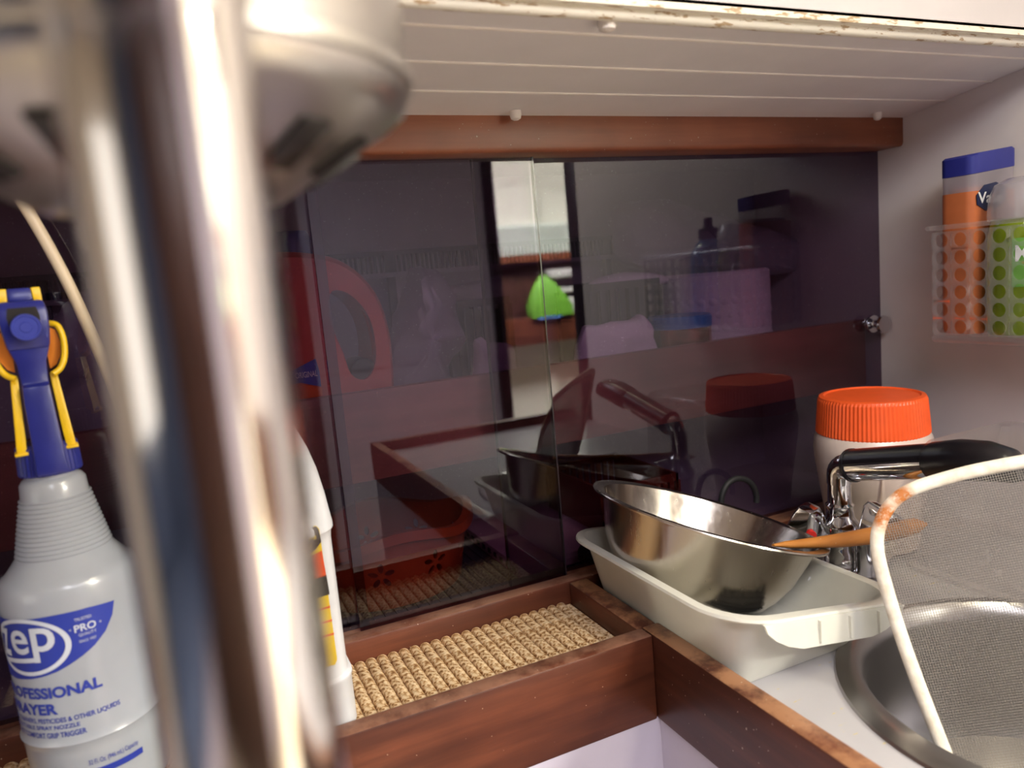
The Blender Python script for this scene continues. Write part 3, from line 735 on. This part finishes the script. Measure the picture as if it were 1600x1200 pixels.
# ================================================================== SPRAY BOTTLE
zx, zy, zr = -.079, -.072, .039
zb0 = -.3005
zp = thing('spray_bottle', 'translucent spray bottle with blue and yellow trigger head and blue print', 'spray bottle', (zx, zy, zb0))
prof = [(0, zb0), (.034, zb0), (.0382, zb0+.004), (.0390, -.258), (.0396, -.2525), (.0404, -.2508), (.0396, -.249), (.0390, -.2455), (.0390, -.172), (.0390, -.163), (.0382, -.158), (.0365, -.154)]
z = -.1535; r = .0340
prof += [(.0330, -.1515), (.0285, -.1455), (.0270, -.1435)]
k = 0; z = -.142
while z < -.1085:
    rr = .0262 + (.0192-.0262)*((z+.142)/.0335); prof += [(rr-.0004, z), (rr+.0003, z+.0012)]; z += .0027
prof += [(.0186, -.108), (.0184, -.1065), (.0178, -.099), (.0160, -.0965), (.0145, -.0955), (.0145, -.088)]
zb_ = MB().lathe(prof, (zx, zy, 0), 64, None, False, True).build('body', 'zep', zp, smooth=True)
MB().lathe([(0, zb0+.002), (.0365, zb0+.002), (.0378, zb0+.006), (.0378, -.2525), (0, -.2525)], (zx, zy, 0), 48).build('liquid', 'liquid', zp, smooth=True)
MB().tube([(zx+.003, zy, zb0+.004), (zx+.001, zy, -.2), (zx, zy, -.095)], .0032, 10).build('dip_tube', 'zep', zp, smooth=True)
bz = math.atan2(CAM.y-zy, CAM.x-zx)
def zs(u, v, e=.0): return Vector((zx+(zr+e)*math.cos(bz+math.radians(u)), zy+(zr+e)*math.sin(bz+math.radians(u)), v))
# printed swoosh, ring, lettering
sw = [(-84, -.1722), (-50, -.1712), (-18, -.1703), (8, -.1706), (30.5, -.1722), (27, -.180), (19, -.1882), (9, -.1942), (-1, -.1982), (-12, -.2018), (-22, -.2045), (-34, -.2065), (-46, -.2078), (-62, -.2088), (-84, -.2085)]
lab = wrap('print_swoosh', [poly2(sw)], lambda u, v: zs(u, v, .0003), 'ink', zp, 3)
def ell(cu, cv, a, b, a2, b2, n=48):
    vs = [(cu+a*x, cv+b*y) for x, y in circ(n)] + [(cu+a2*x, cv+b2*y) for x, y in circ(n)]
    return vs, [(i, (i+1) % n, n+(i+1) % n, n+i) for i in range(n)]
wr = [ell(-46, -.1882, 38.5, .0175, 34.0, .0152)]
wrap('print_ring', wr, lambda u, v: zs(u, max(min(v, -.1708), -.2085), .0006), 'ink_w', zp, 3)
lt_ = [line('z', -76, -63, -.1945, -.1775, .015), line('e', -60, -41.5, -.1925, -.1775, .012), line('p', -38.5, -19, -.1975, -.1765, .015),
       poly2([(-74, -.1990), (-38.5, -.1972), (-38.5, -.1945), (-74, -.1962)])]
wrap('print_lettering', lt_, lambda u, v: zs(u, v, .0007), 'ink_w', zp, 3)
wrap('print_badge', [line('PRO', -4, 12.5, -.1835, -.1790, .02), line('QUALITY', -1.5, 12, -.1866, -.1846, .0), line('TRUSTED', -3, 10, -.1768, -.1750), line('SINCE 1937', -2, 11, -.1902, -.1886),
    line('*', -8, -6, -.1820, -.1804), line('*', 15, 17, -.1820, -.1804)], lambda u, v: zs(u, v, .0007), 'ink_w', zp, 3)
def sl(u): return .0
tx = [line('PROFESSIONAL', -85, 9.5, -.2206, -.2135, .04), line('SPRAYER', -87, -27, -.2308, -.2237, .04),
      line('IDEAL FOR CLEANERS, PESTICIDES & OTHER LIQUIDS', -98, 20.5, -.2366, -.2330, .018), line('FULLY ADJUSTABLE SPRAY NOZZLE', -98, -12, -.2410, -.2376, .018),
      line('HEAVY-DUTY COMFORT GRIP TRIGGER', -98, -8, -.2455, -.2421, .018)]
wrap('print_text', tx, lambda u, v: zs(u, v, .0004), 'ink', zp, 3)
tx = [line('32 Fl. Oz. (946 mL) Capacity', -11, 30, -.2672, -.2632, .004), poly2([(-14, -.2735), (33, -.2735), (33, -.2695), (-14, -.2695)])]
wrap('print_capacity', tx, lambda u, v: zs(u, v, .0006), 'ink', zp, 3)
vs, fs = line('For 32 fl. oz. size, follow directions', 0, 1, 0, 1)
wrap('print_side', [([(61+2.2*y, -.190-.056*x) for x, y in vs], fs)], lambda u, v: zs(u, v, .0004), 'ink', zp, 3)
# trigger head; local frame: right, up, towards the viewer
E1 = Vector((-math.sin(bz), math.cos(bz), 0)); E3 = Vector((math.cos(bz), math.sin(bz), 0)); EO = Vector((zx, zy, 0))
def L(a, z, d): return EO + E1*a + E3*d + Vector((0, 0, z))
cl = MB(); N = 72; rings = []
for rr, z in ((.0165, -.0935), (.0170, -.0925), (.0163, -.0765), (.0145, -.0745)):
    rings.append([(zx+(rr+(.0003 if i % 2 else -.0003))*math.cos(2*PI*i/N), zy+(rr+(.0003 if i % 2 else -.0003))*math.sin(2*PI*i/N), z) for i in range(N)])
cl.loft(rings).build('collar', 'blue', zp)
def slab(rows, name, m, parent, bev=.0012):
    """rows: (half width, z, depth back, depth front[, shift])"""
    rings = [[L(-w+s, z, d0), L(w+s, z, d0), L(w+s, z, d1), L(-w+s, z, d1)] for w, z, d0, d1, s in rows]
    return MB().loft(rings).build(name, m, parent, bevel=bev, smooth=True)
slab([(.0085, -.0925, -.004, .0182, .001), (.0080, -.085, -.004, .0182, .0008), (.0074, -.050, -.004, .0130, .0), (.0070, -.040, -.004, .0125, 0), (.0072, -.0385, -.004, .0085, 0), (.0076, -.026, -.006, .0085, 0), (.0108, -.016, -.008, .010, 0)], 'stem', 'blue', zp)
head = slab([(.0106, -.018, -.03, .011, 0), (.0122, -.006, -.034, .0135, 0), (.0124, .004, -.034, .013, 0), (.0112, .0105, -.034, .010, 0)], 'head', 'blue', zp, .002)
slab([(.0064, .0104, -.03, .006, 0), (.0062, .0180, -.03, .004, 0)], 'top_block', 'blue', head)
for s in (-1, 1):
    slab([(.0022, .0085, -.012, .0065, s*.0088), (.0024, .0180, -.010, .0050, s*.0084)], 'tip', 'yellow', zp, .0006)
    # guard wing and its inner face
    pts = [(.0125, -.004), (.0165, -.006), (.0182, -.014), (.0172, -.024), (.0140, -.031), (.0095, -.034)]
    MB().tube(smooth_path([L(s*a, z, .001+.002*i) for i, (a, z) in enumerate(pts)], 5), [.0018]*26, 10).build('guard', 'yellow', zp, smooth=True)
    inn = [(.0110, -.006), (.0150, -.008), (.0165, -.016), (.0152, -.024), (.0125, -.029), (.0090, -.031), (.0085, -.018)]
    MB().prism([L(s*a, z, .0) for a, z in inn], E3*.002).build('guard_inside', 'amber', zp)
    slab([(.0026, -.0785, -.010, .0125, s*.0128), (.0026, -.070, -.010, .0115, s*.0121), (.0020, -.034, -.010, .006, s*.0100)], 'side_strut', 'yellow', zp, .0006)
    slab([(.0036, -.0795, -.010, .0135, s*.0128), (.0036, -.0775, -.010, .0135, s*.0128)], 'strut_foot', 'yellow', zp, .0006)
rec = [(-.0075, -.004), (.0075, -.004), (.0082, .001), (.0070, .0065), (-.0070, .0065), (-.0082, .001)]
MB().prism([L(a, z, .0122) for a, z in rec], E3*.0016).build('recess', 'lblack', head)
m3 = Matrix((E1, Vector((0, 0, 1)), E3)).transposed()
MB().lathe([(0, .0185), (.0028, .0185), (.0032, .0180), (.0060, .0180), (.0064, .0186), (.0074, .0186), (.0078, .0178), (.0076, .012)], L(.0004, -.0050, 0), 32, m3).build('end_cap', 'blue_l', head, smooth=True)

# ================================================================== WHITE JUG
jc = (.026, -.069); jhx, jhy = .0545, .0475; jb = ZM+.0062
jg = thing('white_jug', 'tall white plastic jug with orange and yellow label standing on the mat', 'jug', (jc[0], jc[1], jb))
def jsec(s, z, r=.02, sy=1): return [(jc[0]+a, jc[1]+b, z) for a, b in rrect(jhx*s, jhy*(s if sy == 1 else sy), min(r, jhx*s*.95), 7)]
js = [jsec(.95, jb), jsec(1.0, jb+.003), jsec(1.0, -.262), jsec(1.012, -.2605), jsec(1.012, -.2585), jsec(.975, -.2565), jsec(.965, -.25), jsec(.965, -.163), jsec(.975, -.1575), jsec(1.0, -.1555), jsec(1.0, -.152), jsec(.985, -.146),
      jsec(.955, -.132), jsec(.905, -.116), jsec(.84, -.102), jsec(.75, -.089), jsec(.64, -.078), jsec(.52, -.070), jsec(.40, -.065), jsec(.32, -.063), jsec(.30, -.052)]
MB().loft(js).build('body', 'jug', jg, smooth=True)
MB().lathe([(.021, -.054), (.021, -.030), (.019, -.028), (0, -.028)], (jc[0], jc[1], 0), 32, None, True).build('cap', 'jug', jg, smooth=True)
yf = jc[1]-jhy*.965-.0003
def jl_(pts, m, name, parent, dz=0): return MB().prism([(px(u, v, 'y', yf).x, yf-dz, px(u, v, 'y', yf).z) for u, v in pts], (0, -.0002, 0)).build(name, m, parent)
lab = jl_([(380, 855), (478, 826), (494, 821), (499, 826), (527, 1030), (524, 1038), (400, 1075)], 'lyellow', 'label', jg)
jl_([(382, 905), (480, 872), (503, 860), (510, 900), (480, 908), (385, 938)], 'lorange', 'label_band_orange', lab, .0003)
jl_([(380, 856), (478, 827), (494, 822), (498, 827), (502, 846), (494, 858), (480, 868), (384, 900)], 'lblack', 'label_top', lab, .0004)
jl_([(385, 938), (480, 908), (510, 898), (515, 928), (480, 940), (390, 970)], 'lblack', 'label_band_black', lab, .0003)
jl_([(392, 1050), (480, 1020), (506, 1008), (510, 1036), (480, 1046), (396, 1072)], 'lgrey', 'label_panel', lab, .0003)
for k in range(3):
    jl_([(390, 985+k*22), (480, 957+k*22), (516+k*3, 946+k*21), (516+k*3, 949+k*21), (480, 960+k*22), (390, 988+k*22)], 'lorange', 'label_rule', lab, .0003)
def fl(p, q, h, s, m, nm, b=.02):
    a, c = px(*p, 'y', yf), px(*q, 'y', yf); k = (c.z-a.z)/(c.x-a.x)
    wrap(nm, [line(s, a.x, c.x, 0, h, b)], lambda u, v: Vector((u, yf-.0009, a.z+k*(u-a.x)+v)), m, lab)
fl((455, 846), (490, 834), .0042, 'NTS', 'ltext', 'label_lettering')
fl((470, 853), (495, 841), .003, 'lasting', 'lyellow', 'label_script', .01)
fl((474, 862), (488, 854), .0028, 'ing', 'lyellow', 'label_script', .01)

# ================================================================== HOSE
hp = [px(u, v, 'y', y) for u, v, y in ((-60, 190, -.03), (0, 268, -.032), (50, 340, -.034), (105, 440, -.036), (150, 540, -.038), (182, 620, -.040), (205, 700, -.042), (222, 790, -.045), (236, 900, -.05), (250, 1010, -.056))]
hp += [Vector((hp[-1].x+.006, -.058, ZM+.012))]
hp = [Vector((hp[0].x-.05, -.03, .105))] + hp
tag(MB().tube(smooth_path(hp, 6), .0037, 14).build('cream_hose', 'hose', smooth=True), 'thin cream plastic hose curving down in front of the left smoked door', 'hose')

# ================================================================== CHROME POST AND ROUND FIXTURE CLOSE TO THE LENS
pp = thing('chrome_post', 'thick polished steel post very close to the lens at left', 'post', (.003, -.466, -1.0))
MB().lathe([(.0148, -1.0), (.0148, .040), (.0152, .046), (.0175, .056), (.0215, .066), (.0235, .080), (.0235, .130)], (.0035, -.4665, 0), 56, None, True, True).build('tube', 'post', pp, smooth=True)
MB().lathe([(.035, -1.0), (.035, -.994), (.018, -.988)], (.0035, -.4665, 0), 40, None, True).build('foot_flange', 'post', pp, smooth=True)
fx, fy, fR = .0035, -.378, .0665
fi = thing('round_fixture', 'round brushed steel fixture with slotted tapered underside behind the chrome post', 'fixture', (fx, fy, .05))
MB().lathe([(.0, .0245), (.024, .0245), (.030, .0258), (.0615, .0440), (.0652, .0470), (fR, .0510), (fR, .130), (0, .130)], (fx, fy, 0), 72).build('housing', 'brushed', fi, smooth=True)
for k in range(12):
    a = 2*PI*k/12+.15; ca, sa = math.cos(a), math.sin(a)
    sl_ = Vector((ca*.0315, sa*.0315, .0182)).normalized(); tg = Vector((-sa, ca, 0)); nn = sl_.cross(tg).normalized()
    c = Vector((fx+ca*.0465, fy+sa*.0465, .0348))
    if nn.z > 0: nn = -nn
    MB().obox(c, sl_*.0085, tg*.0048, nn*.0008).build('vent_slot', 'lblack', fi, bevel=.0005)
MB().lathe([(fR-.0004, .0508), (fR+.0012, .0520), (fR+.0012, .0545), (fR-.0004, .0557)], (fx, fy, 0), 72).build('rim_band', 'brushed', fi, smooth=True)
MB().box(fx-.008, fx+.008, -.452, -.440, .085, .125).build('bracket', 'post', fi, bevel=.002)
kx = pd(140, 340, .185)
MB().lathe([(0, kx.z-.009), (.0035, kx.z-.008), (.0042, kx.z-.004), (.0032, kx.z+.004), (.0028, .040)], (kx.x, kx.y, 0), 20, None, False, True).build('knob', 'brushed', fi, smooth=True)

# ================================================================== INSIDE THE LOCKER
sf = thing('locker_shelf', 'red brown wooden shelf with a tall fiddle board inside the locker', 'shelf', (.1, .1, -.16))
MB().box(XL+.001, .729, .024, .036, -.163, -.086).build('fiddle_board', 'shelf_wood', sf, bevel=.001)
MB().box(XL+.001, XW-.002, .036, .2045, -.158, -.148).build('board', 'locker', sf)
SZ = -.148
# red jug
ry = .085
rj = thing('red_jug', 'red plastic jug with arched handle and blue label on the locker shelf', 'jug', tuple(px(500, 600, 'y', ry).xy)+(SZ,))
def rp(u, v, y): return px(u, v, 'y', y)
outer = [(330, 640), (332, 520), (350, 440), (385, 405), (430, 396), (480, 398), (520, 407), (556, 432), (583, 470), (598, 520), (603, 570), (604, 604), (600, 660), (470, 690), (335, 700)]
inner = [(503, 462), (520, 455), (545, 470), (565, 500), (573, 540), (570, 572), (556, 588), (536, 580), (524, 548), (506, 505)]
def ring2(pts, n, y): 
    P = smooth_path([rp(u, v, y) for u, v in pts], 4, True); return P
bm = bmesh.new()
def cap_face(y):
    O_ = [bm.verts.new(p) for p in [rp(u, v, y) for u, v in outer]]; I_ = [bm.verts.new(p) for p in [rp(u, v, y) for u, v in inner]]
    return O_, I_
rb_ = MB()
def jugring(shift, y):
    c = rp(470, 560, ry); return [c + (p-c)*(1-shift) + Vector((0, y-ry, 0)) for p in smooth_path([rp(u, v, ry) for u, v in outer], 3, True)]
jr1 = MB().loft([jugring(.06, ry-.034), jugring(.015, ry-.028), jugring(0, ry-.018), jugring(0, ry+.018), jugring(.015, ry+.028), jugring(.06, ry+.034)])
jo = jr1.build('body', 'redjug', rj, smooth=True)
ci = rp(540, 520, ry)
ip = smooth_path([rp(u, v, ry) for u, v in inner], 3, True)
cut = MB().loft([[p + Vector((0, -.06, 0)) for p in ip], [p + Vector((0, .06, 0)) for p in ip]])
def boolean(o, cutter):
    cme = cutter.mesh('cut'); co = D.objects.new('cut', cme); COL.objects.link(co); co.location = wloc(o)*0
    md = o.modifiers.new('b', 'BOOLEAN'); md.operation = 'DIFFERENCE'; md.object = co; md.solver = 'EXACT'
    bpy.context.view_layer.update()
    me = D.meshes.new_from_object(o.evaluated_get(bpy.context.evaluated_depsgraph_get()))
    o.modifiers.clear(); old = o.data; o.data = me; me.name = o.name
    D.objects.remove(co); D.meshes.remove(cme); D.meshes.remove(old)
boolean(jo, cut); jo.data.set_sharp_from_angle(angle=math.radians(40))
MB().tube(smooth_path([rp(u, v, ry-.022) for u, v in ((440, 412), (490, 416), (530, 432), (562, 466), (580, 510), (588, 560), (584, 606))], 5), .0035, 8).build('handle_seam', 'redjug', rj, smooth=True)
q_ = rp(470, 380, ry)
MB().lathe([(.0, q_.z+.012), (.014, q_.z+.010), (.0165, q_.z+.004), (.017, q_.z-.014), (.017, q_.z-.02)], (rp(455, 380, ry).x, ry, 0), 28).build('cap', 'blue', rj, smooth=True)
q_ = rp(556, 576, ry)
MB().lathe([(0, 0), (.011, .0), (.012, .004), (.012, .03)], (q_.x, ry-.030, q_.z), 24, RY @ Matrix.Diagonal((1, 1, -1))).build('spigot', 'black', rj, smooth=True)
yl = ry-.0348
def rl(pts, m, nm, d=0): return MB().prism([tuple(rp(u, v, yl-d)) for u, v in pts], (0, -.0004, 0)).build(nm, m, rj)
rl([(400, 600), (440, 588), (493, 560), (499, 580), (502, 604), (470, 598), (400, 612)], 'blue_l', 'label')
rl([(400, 612), (470, 600), (503, 606), (504, 618), (400, 636)], 'lorange', 'label_band')
a, c = rp(462, 592, yl-.001), rp(496, 585, yl-.001)
wrap('lettering', [line('ORIGINAL', a.x, c.x, a.z, a.z+.005, .01)], lambda u, v: Vector((u, yl-.0012, v)), 'ltext', rj)

def lump(name, outline, y, depth, m, label, cat, wob=.004, ztop=None):
    """soft crumpled thing: front outline from its silhouette, inflated in depth"""
    P = smooth_path([rp(u, v, y) for u, v in outline], 4, True); c = sum(P, Vector())/len(P); rnd = random.Random(name)
    rings = []
    for t in (-1, -.985, -.93, -.82, -.6, -.3, 0, .3, .6, .82, .93, .985, 1):
        s = (1-abs(t)**2.6)**.45 if abs(t) < 1 else .02
        rings.append([c + (p-c)*s + Vector((0, t*depth, 0)) for p in P])
    ofs = Vector((rnd.uniform(0, 9), rnd.uniform(0, 9), rnd.uniform(0, 9)))
    for r_ in rings:
        for p in r_:
            nv = mnoise.noise_vector(p*38+ofs)*wob*2.4 + mnoise.noise_vector(p*95+ofs)*wob*1.3; nv.z *= .5; p += nv
    for r_ in rings:
        for p in r_: p.z = max(p.z, SZ+.0005 if ztop is None else ztop)
    o = MB().loft(rings).build(name, m, None, smooth=True)
    return tag(o, label, cat)
lump('plastic_bag', [(606, 600), (610, 540), (622, 480), (640, 430), (662, 414), (690, 440), (712, 490), (722, 540), (700, 575), (690, 650), (610, 655)], .118, .033, 'bag', 'crumpled white plastic bag beside the red jug in the locker', 'bag')
lump('crumpled_paper', [(738, 548), (748, 528), (765, 534), (800, 540), (806, 575), (800, 640), (755, 640)], .06, .012, 'paper', 'small crumpled white paper on the locker shelf behind the middle door', 'paper', .002)
lump('flat_packet', [(700, 455), (740, 440), (800, 430), (806, 470), (770, 482), (720, 478)], .17, .012, 'bag', 'pale flat packet on top of the dark ribbed basket in the locker', 'packet', .002)
lump('clear_bag', [(95, 500), (120, 460), (170, 450), (205, 500), (215, 600), (200, 700), (110, 700), (92, 600)], .10, .03, 'bag', 'wrinkled plastic bag behind the far left smoked door', 'bag')
lump('bread_bag', [(960, 330), (1020, 312), (1090, 330), (1170, 352), (1245, 378), (1255, 420), (1180, 430), (1080, 436), (1000, 424), (965, 390)], .148, .03, 'bag', 'pinkish plastic bag high at the back of the locker behind the right door', 'bag', .003, -.04)
# high rear rack with slats
rk = thing('slatted_rack', 'long grey slatted rack across the back of the locker shelf', 'rack', (.2, .19, -.02))
za = px(650, 392, 'y', .19).z; zb2 = px(650, 424, 'y', .19).z
MB().box(-.44, .50, .186, .194, za-.003, za+.002).build('top_bar', 'rack', rk)
MB().box(-.44, .50, .184, .194, zb2-.004, zb2+.001).build('bottom_bar', 'bag', rk)
slm = MB().box(-.0011, .0011, .188, .191, zb2, za).mesh('slat'); slm.materials.append(M['rack'])
x = -.43
while x < .50:
    o = D.objects.new('slat', slm); COL.objects.link(o); attach(o, rk); o.location.x += x; x += .0052
for x in (-.43, -.10, .22, .49): MB().box(x-.004, x+.004, .188, .196, SZ, za).build('upright', 'rack', rk)
def basket(name, x0, x1, y0, y1, z0, z1, m, label, pit=.009, gap=.5):
    b = thing(name, label, 'basket', ((x0+x1)/2, (y0+y1)/2, z0))
    MB().box(x0, x1, y0, y1, z0, z0+.003).build('bottom', m, b)
    for za_, zb_, nm in ((z1-.008, z1, 'rim'), (z0+.003, z0+.016, 'base_band')):
        mb = MB(); mb.box(x0, x1, y0, y0+.003, za_, zb_); mb.box(x0, x1, y1-.003, y1, za_, zb_); mb.box(x0, x0+.003, y0, y1, za_, zb_); mb.box(x1-.003, x1, y0, y1, za_, zb_); mb.build(nm, m, b)
    me = MB().box(-pit*gap/2, pit*gap/2, 0, .003, z0+.016, z1-.008).mesh('slat'); me.materials.append(M[m])
    n = int((x1-x0)/pit)
    for k in range(n+1):
        for yy in (y0, y1-.003):
            o = D.objects.new('slat', me); COL.objects.link(o); attach(o, b); o.location.x += x0+(x1-x0)*k/n; o.location.y += yy
    mb = MB(); mb.box(x0, x0+.003, y0, y1, z0+.016, z1-.008); mb.box(x1-.003, x1, y0, y1, z0+.016, z1-.008); mb.build('end_panel', m, b)
    return b
a = rp(700, 472, .14); c = rp(800, 455, .14)
basket('ribbed_basket', a.x, a.x+.07, .14, .185, SZ+.0005, a.z, 'basket_dk', 'dark ribbed basket behind the crumpled paper in the locker')
a = rp(925, 447, .10); c = rp(1035, 432, .10)
basket('slotted_basket', a.x, c.x-.004, .10, .18, SZ+.0005, a.z+.002, 'basket_dk', 'dark slotted plastic basket on the locker shelf behind the white packet', .0115, .6)
lump('folded_bag', [(922, 448), (945, 432), (985, 425), (1034, 430), (1036, 444), (985, 446)], .125, .02, 'paper', 'folded white bag on top of the dark slotted basket', 'bag', .001, -.2)
lump('tissue_packet', [(906, 520), (930, 508), (985, 500), (1003, 493), (1020, 525), (1022, 600), (910, 610)], .062, .014, 'paper', 'white tissue packet leaning on the fiddle board of the locker shelf', 'packet', .002)
# blue and copper tin
a = rp(1030, 520, .062); c = rp(1113, 505, .062); r_ = (c.x-a.x)/2*.95
tn = thing('round_tin', 'shiny blue and copper round tin beside the paper towel roll', 'tin', ((a.x+c.x)/2, .062+r_*.2, SZ))
tx_, ty_ = (a.x+c.x)/2, .040+r_
zt2 = rp(1075, 492, .062).z
MB().lathe([(0, SZ+.0004), (r_*.96, SZ+.0004), (r_, SZ+.003), (r_, zt2-.012), (0, zt2-.012)], (tx_, ty_, 0), 36).build('body', 'copper', tn, smooth=True)
MB().lathe([(r_*1.03, zt2-.013), (r_*1.03, zt2-.002), (r_*.98, zt2), (0, zt2)], (tx_, ty_, 0), 36).build('lid', 'bluetin', tn, smooth=True)
# paper towel roll standing up, with embossed dots
a = rp(1048, 470, .115); c = rp(1186, 460, .115); r_ = (c.x-a.x)/2; tx_, ty_ = (a.x+c.x)/2, .052+.004+r_
if ty_+r_ > .203: r_ = .0705; ty_ = .203-r_
zt3 = rp(1110, 427, ty_-r_).z
pt = thing('paper_towel_roll', 'roll of embossed white paper towel on the locker shelf', 'paper towel', (tx_, ty_, SZ))
MB().lathe([(.02, SZ+.0005), (r_, SZ+.0005), (r_, zt3-.003), (r_-.003, zt3), (.02, zt3), (.02, SZ+.0005)], (tx_, ty_, 0), 56).build('roll', 'paper', pt, smooth=True)
dm = MB()
for i in range(-7, 8):
    for j in range(7):
        b_ = math.atan2(CAM.y-ty_, CAM.x-tx_)+i*.19+(j % 2)*.095; z = SZ+.012+j*.0145
        if z > zt3-.006: continue
        dr_ = Vector((math.cos(b_), math.sin(b_), 0)); s_ = Vector((-dr_.y, dr_.x, 0)); c0 = Vector((tx_, ty_, z))+dr_*(r_-.0002)
        dm.loft([[c0+s_*(.0046*p)+Vector((0, 0, .0046*q)) for p, q in circ(10)], [c0+dr_*.0010+s_*(.0030*p)+Vector((0, 0, .0030*q)) for p, q in circ(10)]])
o = dm.build('embossed_dots', 'paper', pt, smooth=True); o['kind'] = 'stuff'

# lower part of the locker
FZ = -.290
mg = thing('locker_liner', 'dark ribbed liner on the floor of the locker under the colander', 'mat', (.2, .06, FZ))
MB().box(.06, .33, .02, .20, FZ, FZ+.0012).build('sheet', 'basket_dk', mg)
rm = MB().box(-.002, .002, .02, .20, FZ+.0012, FZ+.0030).mesh('rib'); rm.materials.append(M['basket_dk'])
for k in range(26):
    o = D.objects.new('rib', rm); COL.objects.link(o); attach(o, mg); o.location.x += .066+k*.0103
# orange colander with flower cut-outs
ca_ = rp(560, 940, .03); fz = FZ+.0032
a = rp(505, 900, .045); c = rp(752, 830, .045)
ox, oy = .158, .088; oa, ob = .082, .062
cn = thing('orange_colander', 'orange plastic colander with flower cut-outs behind the middle smoked door', 'colander', (ox, oy, fz))
def oring(s, z, wav=0, d=0): 
    n = 96; return [(ox+(oa*s-d)*x, oy+(ob*s-d)*y, z+wav*math.cos(4*2*PI*i/n)) for i, (x, y) in enumerate(circ(n))]
hgt = .068
wall = MB().loft([oring(.82, fz), oring(.86, fz+.004), oring(.93, fz+.035), oring(.99, fz+hgt, .005), oring(.99, fz+hgt, .005, .0025), oring(.93, fz+.035, 0, .0025), oring(.86, fz+.006, 0, .0025)])
co = wall.build('bowl', 'colander', cn, smooth=True)
cut = MB()
for k in range(9):
    a_ = 2*PI*k/9+.25; dr_ = Vector((math.cos(a_), math.sin(a_), 0)); cpt = Vector((ox+oa*.92*dr_.x, oy+ob*.92*dr_.y, fz+.034)); tg = Vector((-oa*math.sin(a_), ob*math.cos(a_), 0)).normalized(); nn = Vector((tg.y, -tg.x, 0))
    for m_ in range(5):
        b_ = 2*PI*m_/5+.3; e_ = tg*math.cos(b_)+Vector((0, 0, 1))*math.sin(b_); f_ = tg*-math.sin(b_)+Vector((0, 0, 1))*math.cos(b_)
        pet = [cpt+e_*(.0078+.0048*p)+f_*(.0026*q) for p, q in circ(10)]
        cut.loft([[p_-nn*.012 for p_ in pet], [p_+nn*.012 for p_ in pet]])
boolean(co, cut); co.data.set_sharp_from_angle(angle=math.radians(40))
MB().loft([oring(.99, fz+hgt-.004, .005, -.0), oring(1.06, fz+hgt-.003, .005), oring(1.07, fz+hgt-.009, .005), oring(1.075, fz+hgt-.009, .005), oring(1.065, fz+hgt, .005), oring(.985, fz+hgt, .005), oring(.985, fz+hgt-.004, .005)], True, False, False).build('rim', 'colander', cn, smooth=True)
# pinkish lid, perforated edge
a = rp(750, 880, .02)
pl = thing('pink_board', 'flat pinkish board with a perforated edge on the locker floor', 'board', (.33, .10, FZ))
MB().box(.268, .43, .03, .19, FZ+.0032, FZ+.016).build('panel', 'pinkpaper', pl, bevel=.001)
for k in range(10): MB().box(.2674, .269, .036+k*.0155, .043+k*.0155, FZ+.007, FZ+.012).build('perforation', 'lblack', pl)
# ribbed orange crate further right
basket('orange_crate', .375, .47, .045, .17, FZ+.0165, FZ+.066, 'crate', 'orange ribbed crate in the locker behind the steel bowl', .008, .65)
bb_ = rp(920, 853, .02)
tag(MB().lathe([(0, -.011), (.009, -.010), (.013, -.004), (.013, .004), (.009, .010), (0, .011)], (.345, .024, FZ+.0115), 28).build('rubber_stopper', 'rubber', smooth=True), 'black round rubber stopper on the locker floor behind the frosted tray', 'stopper')
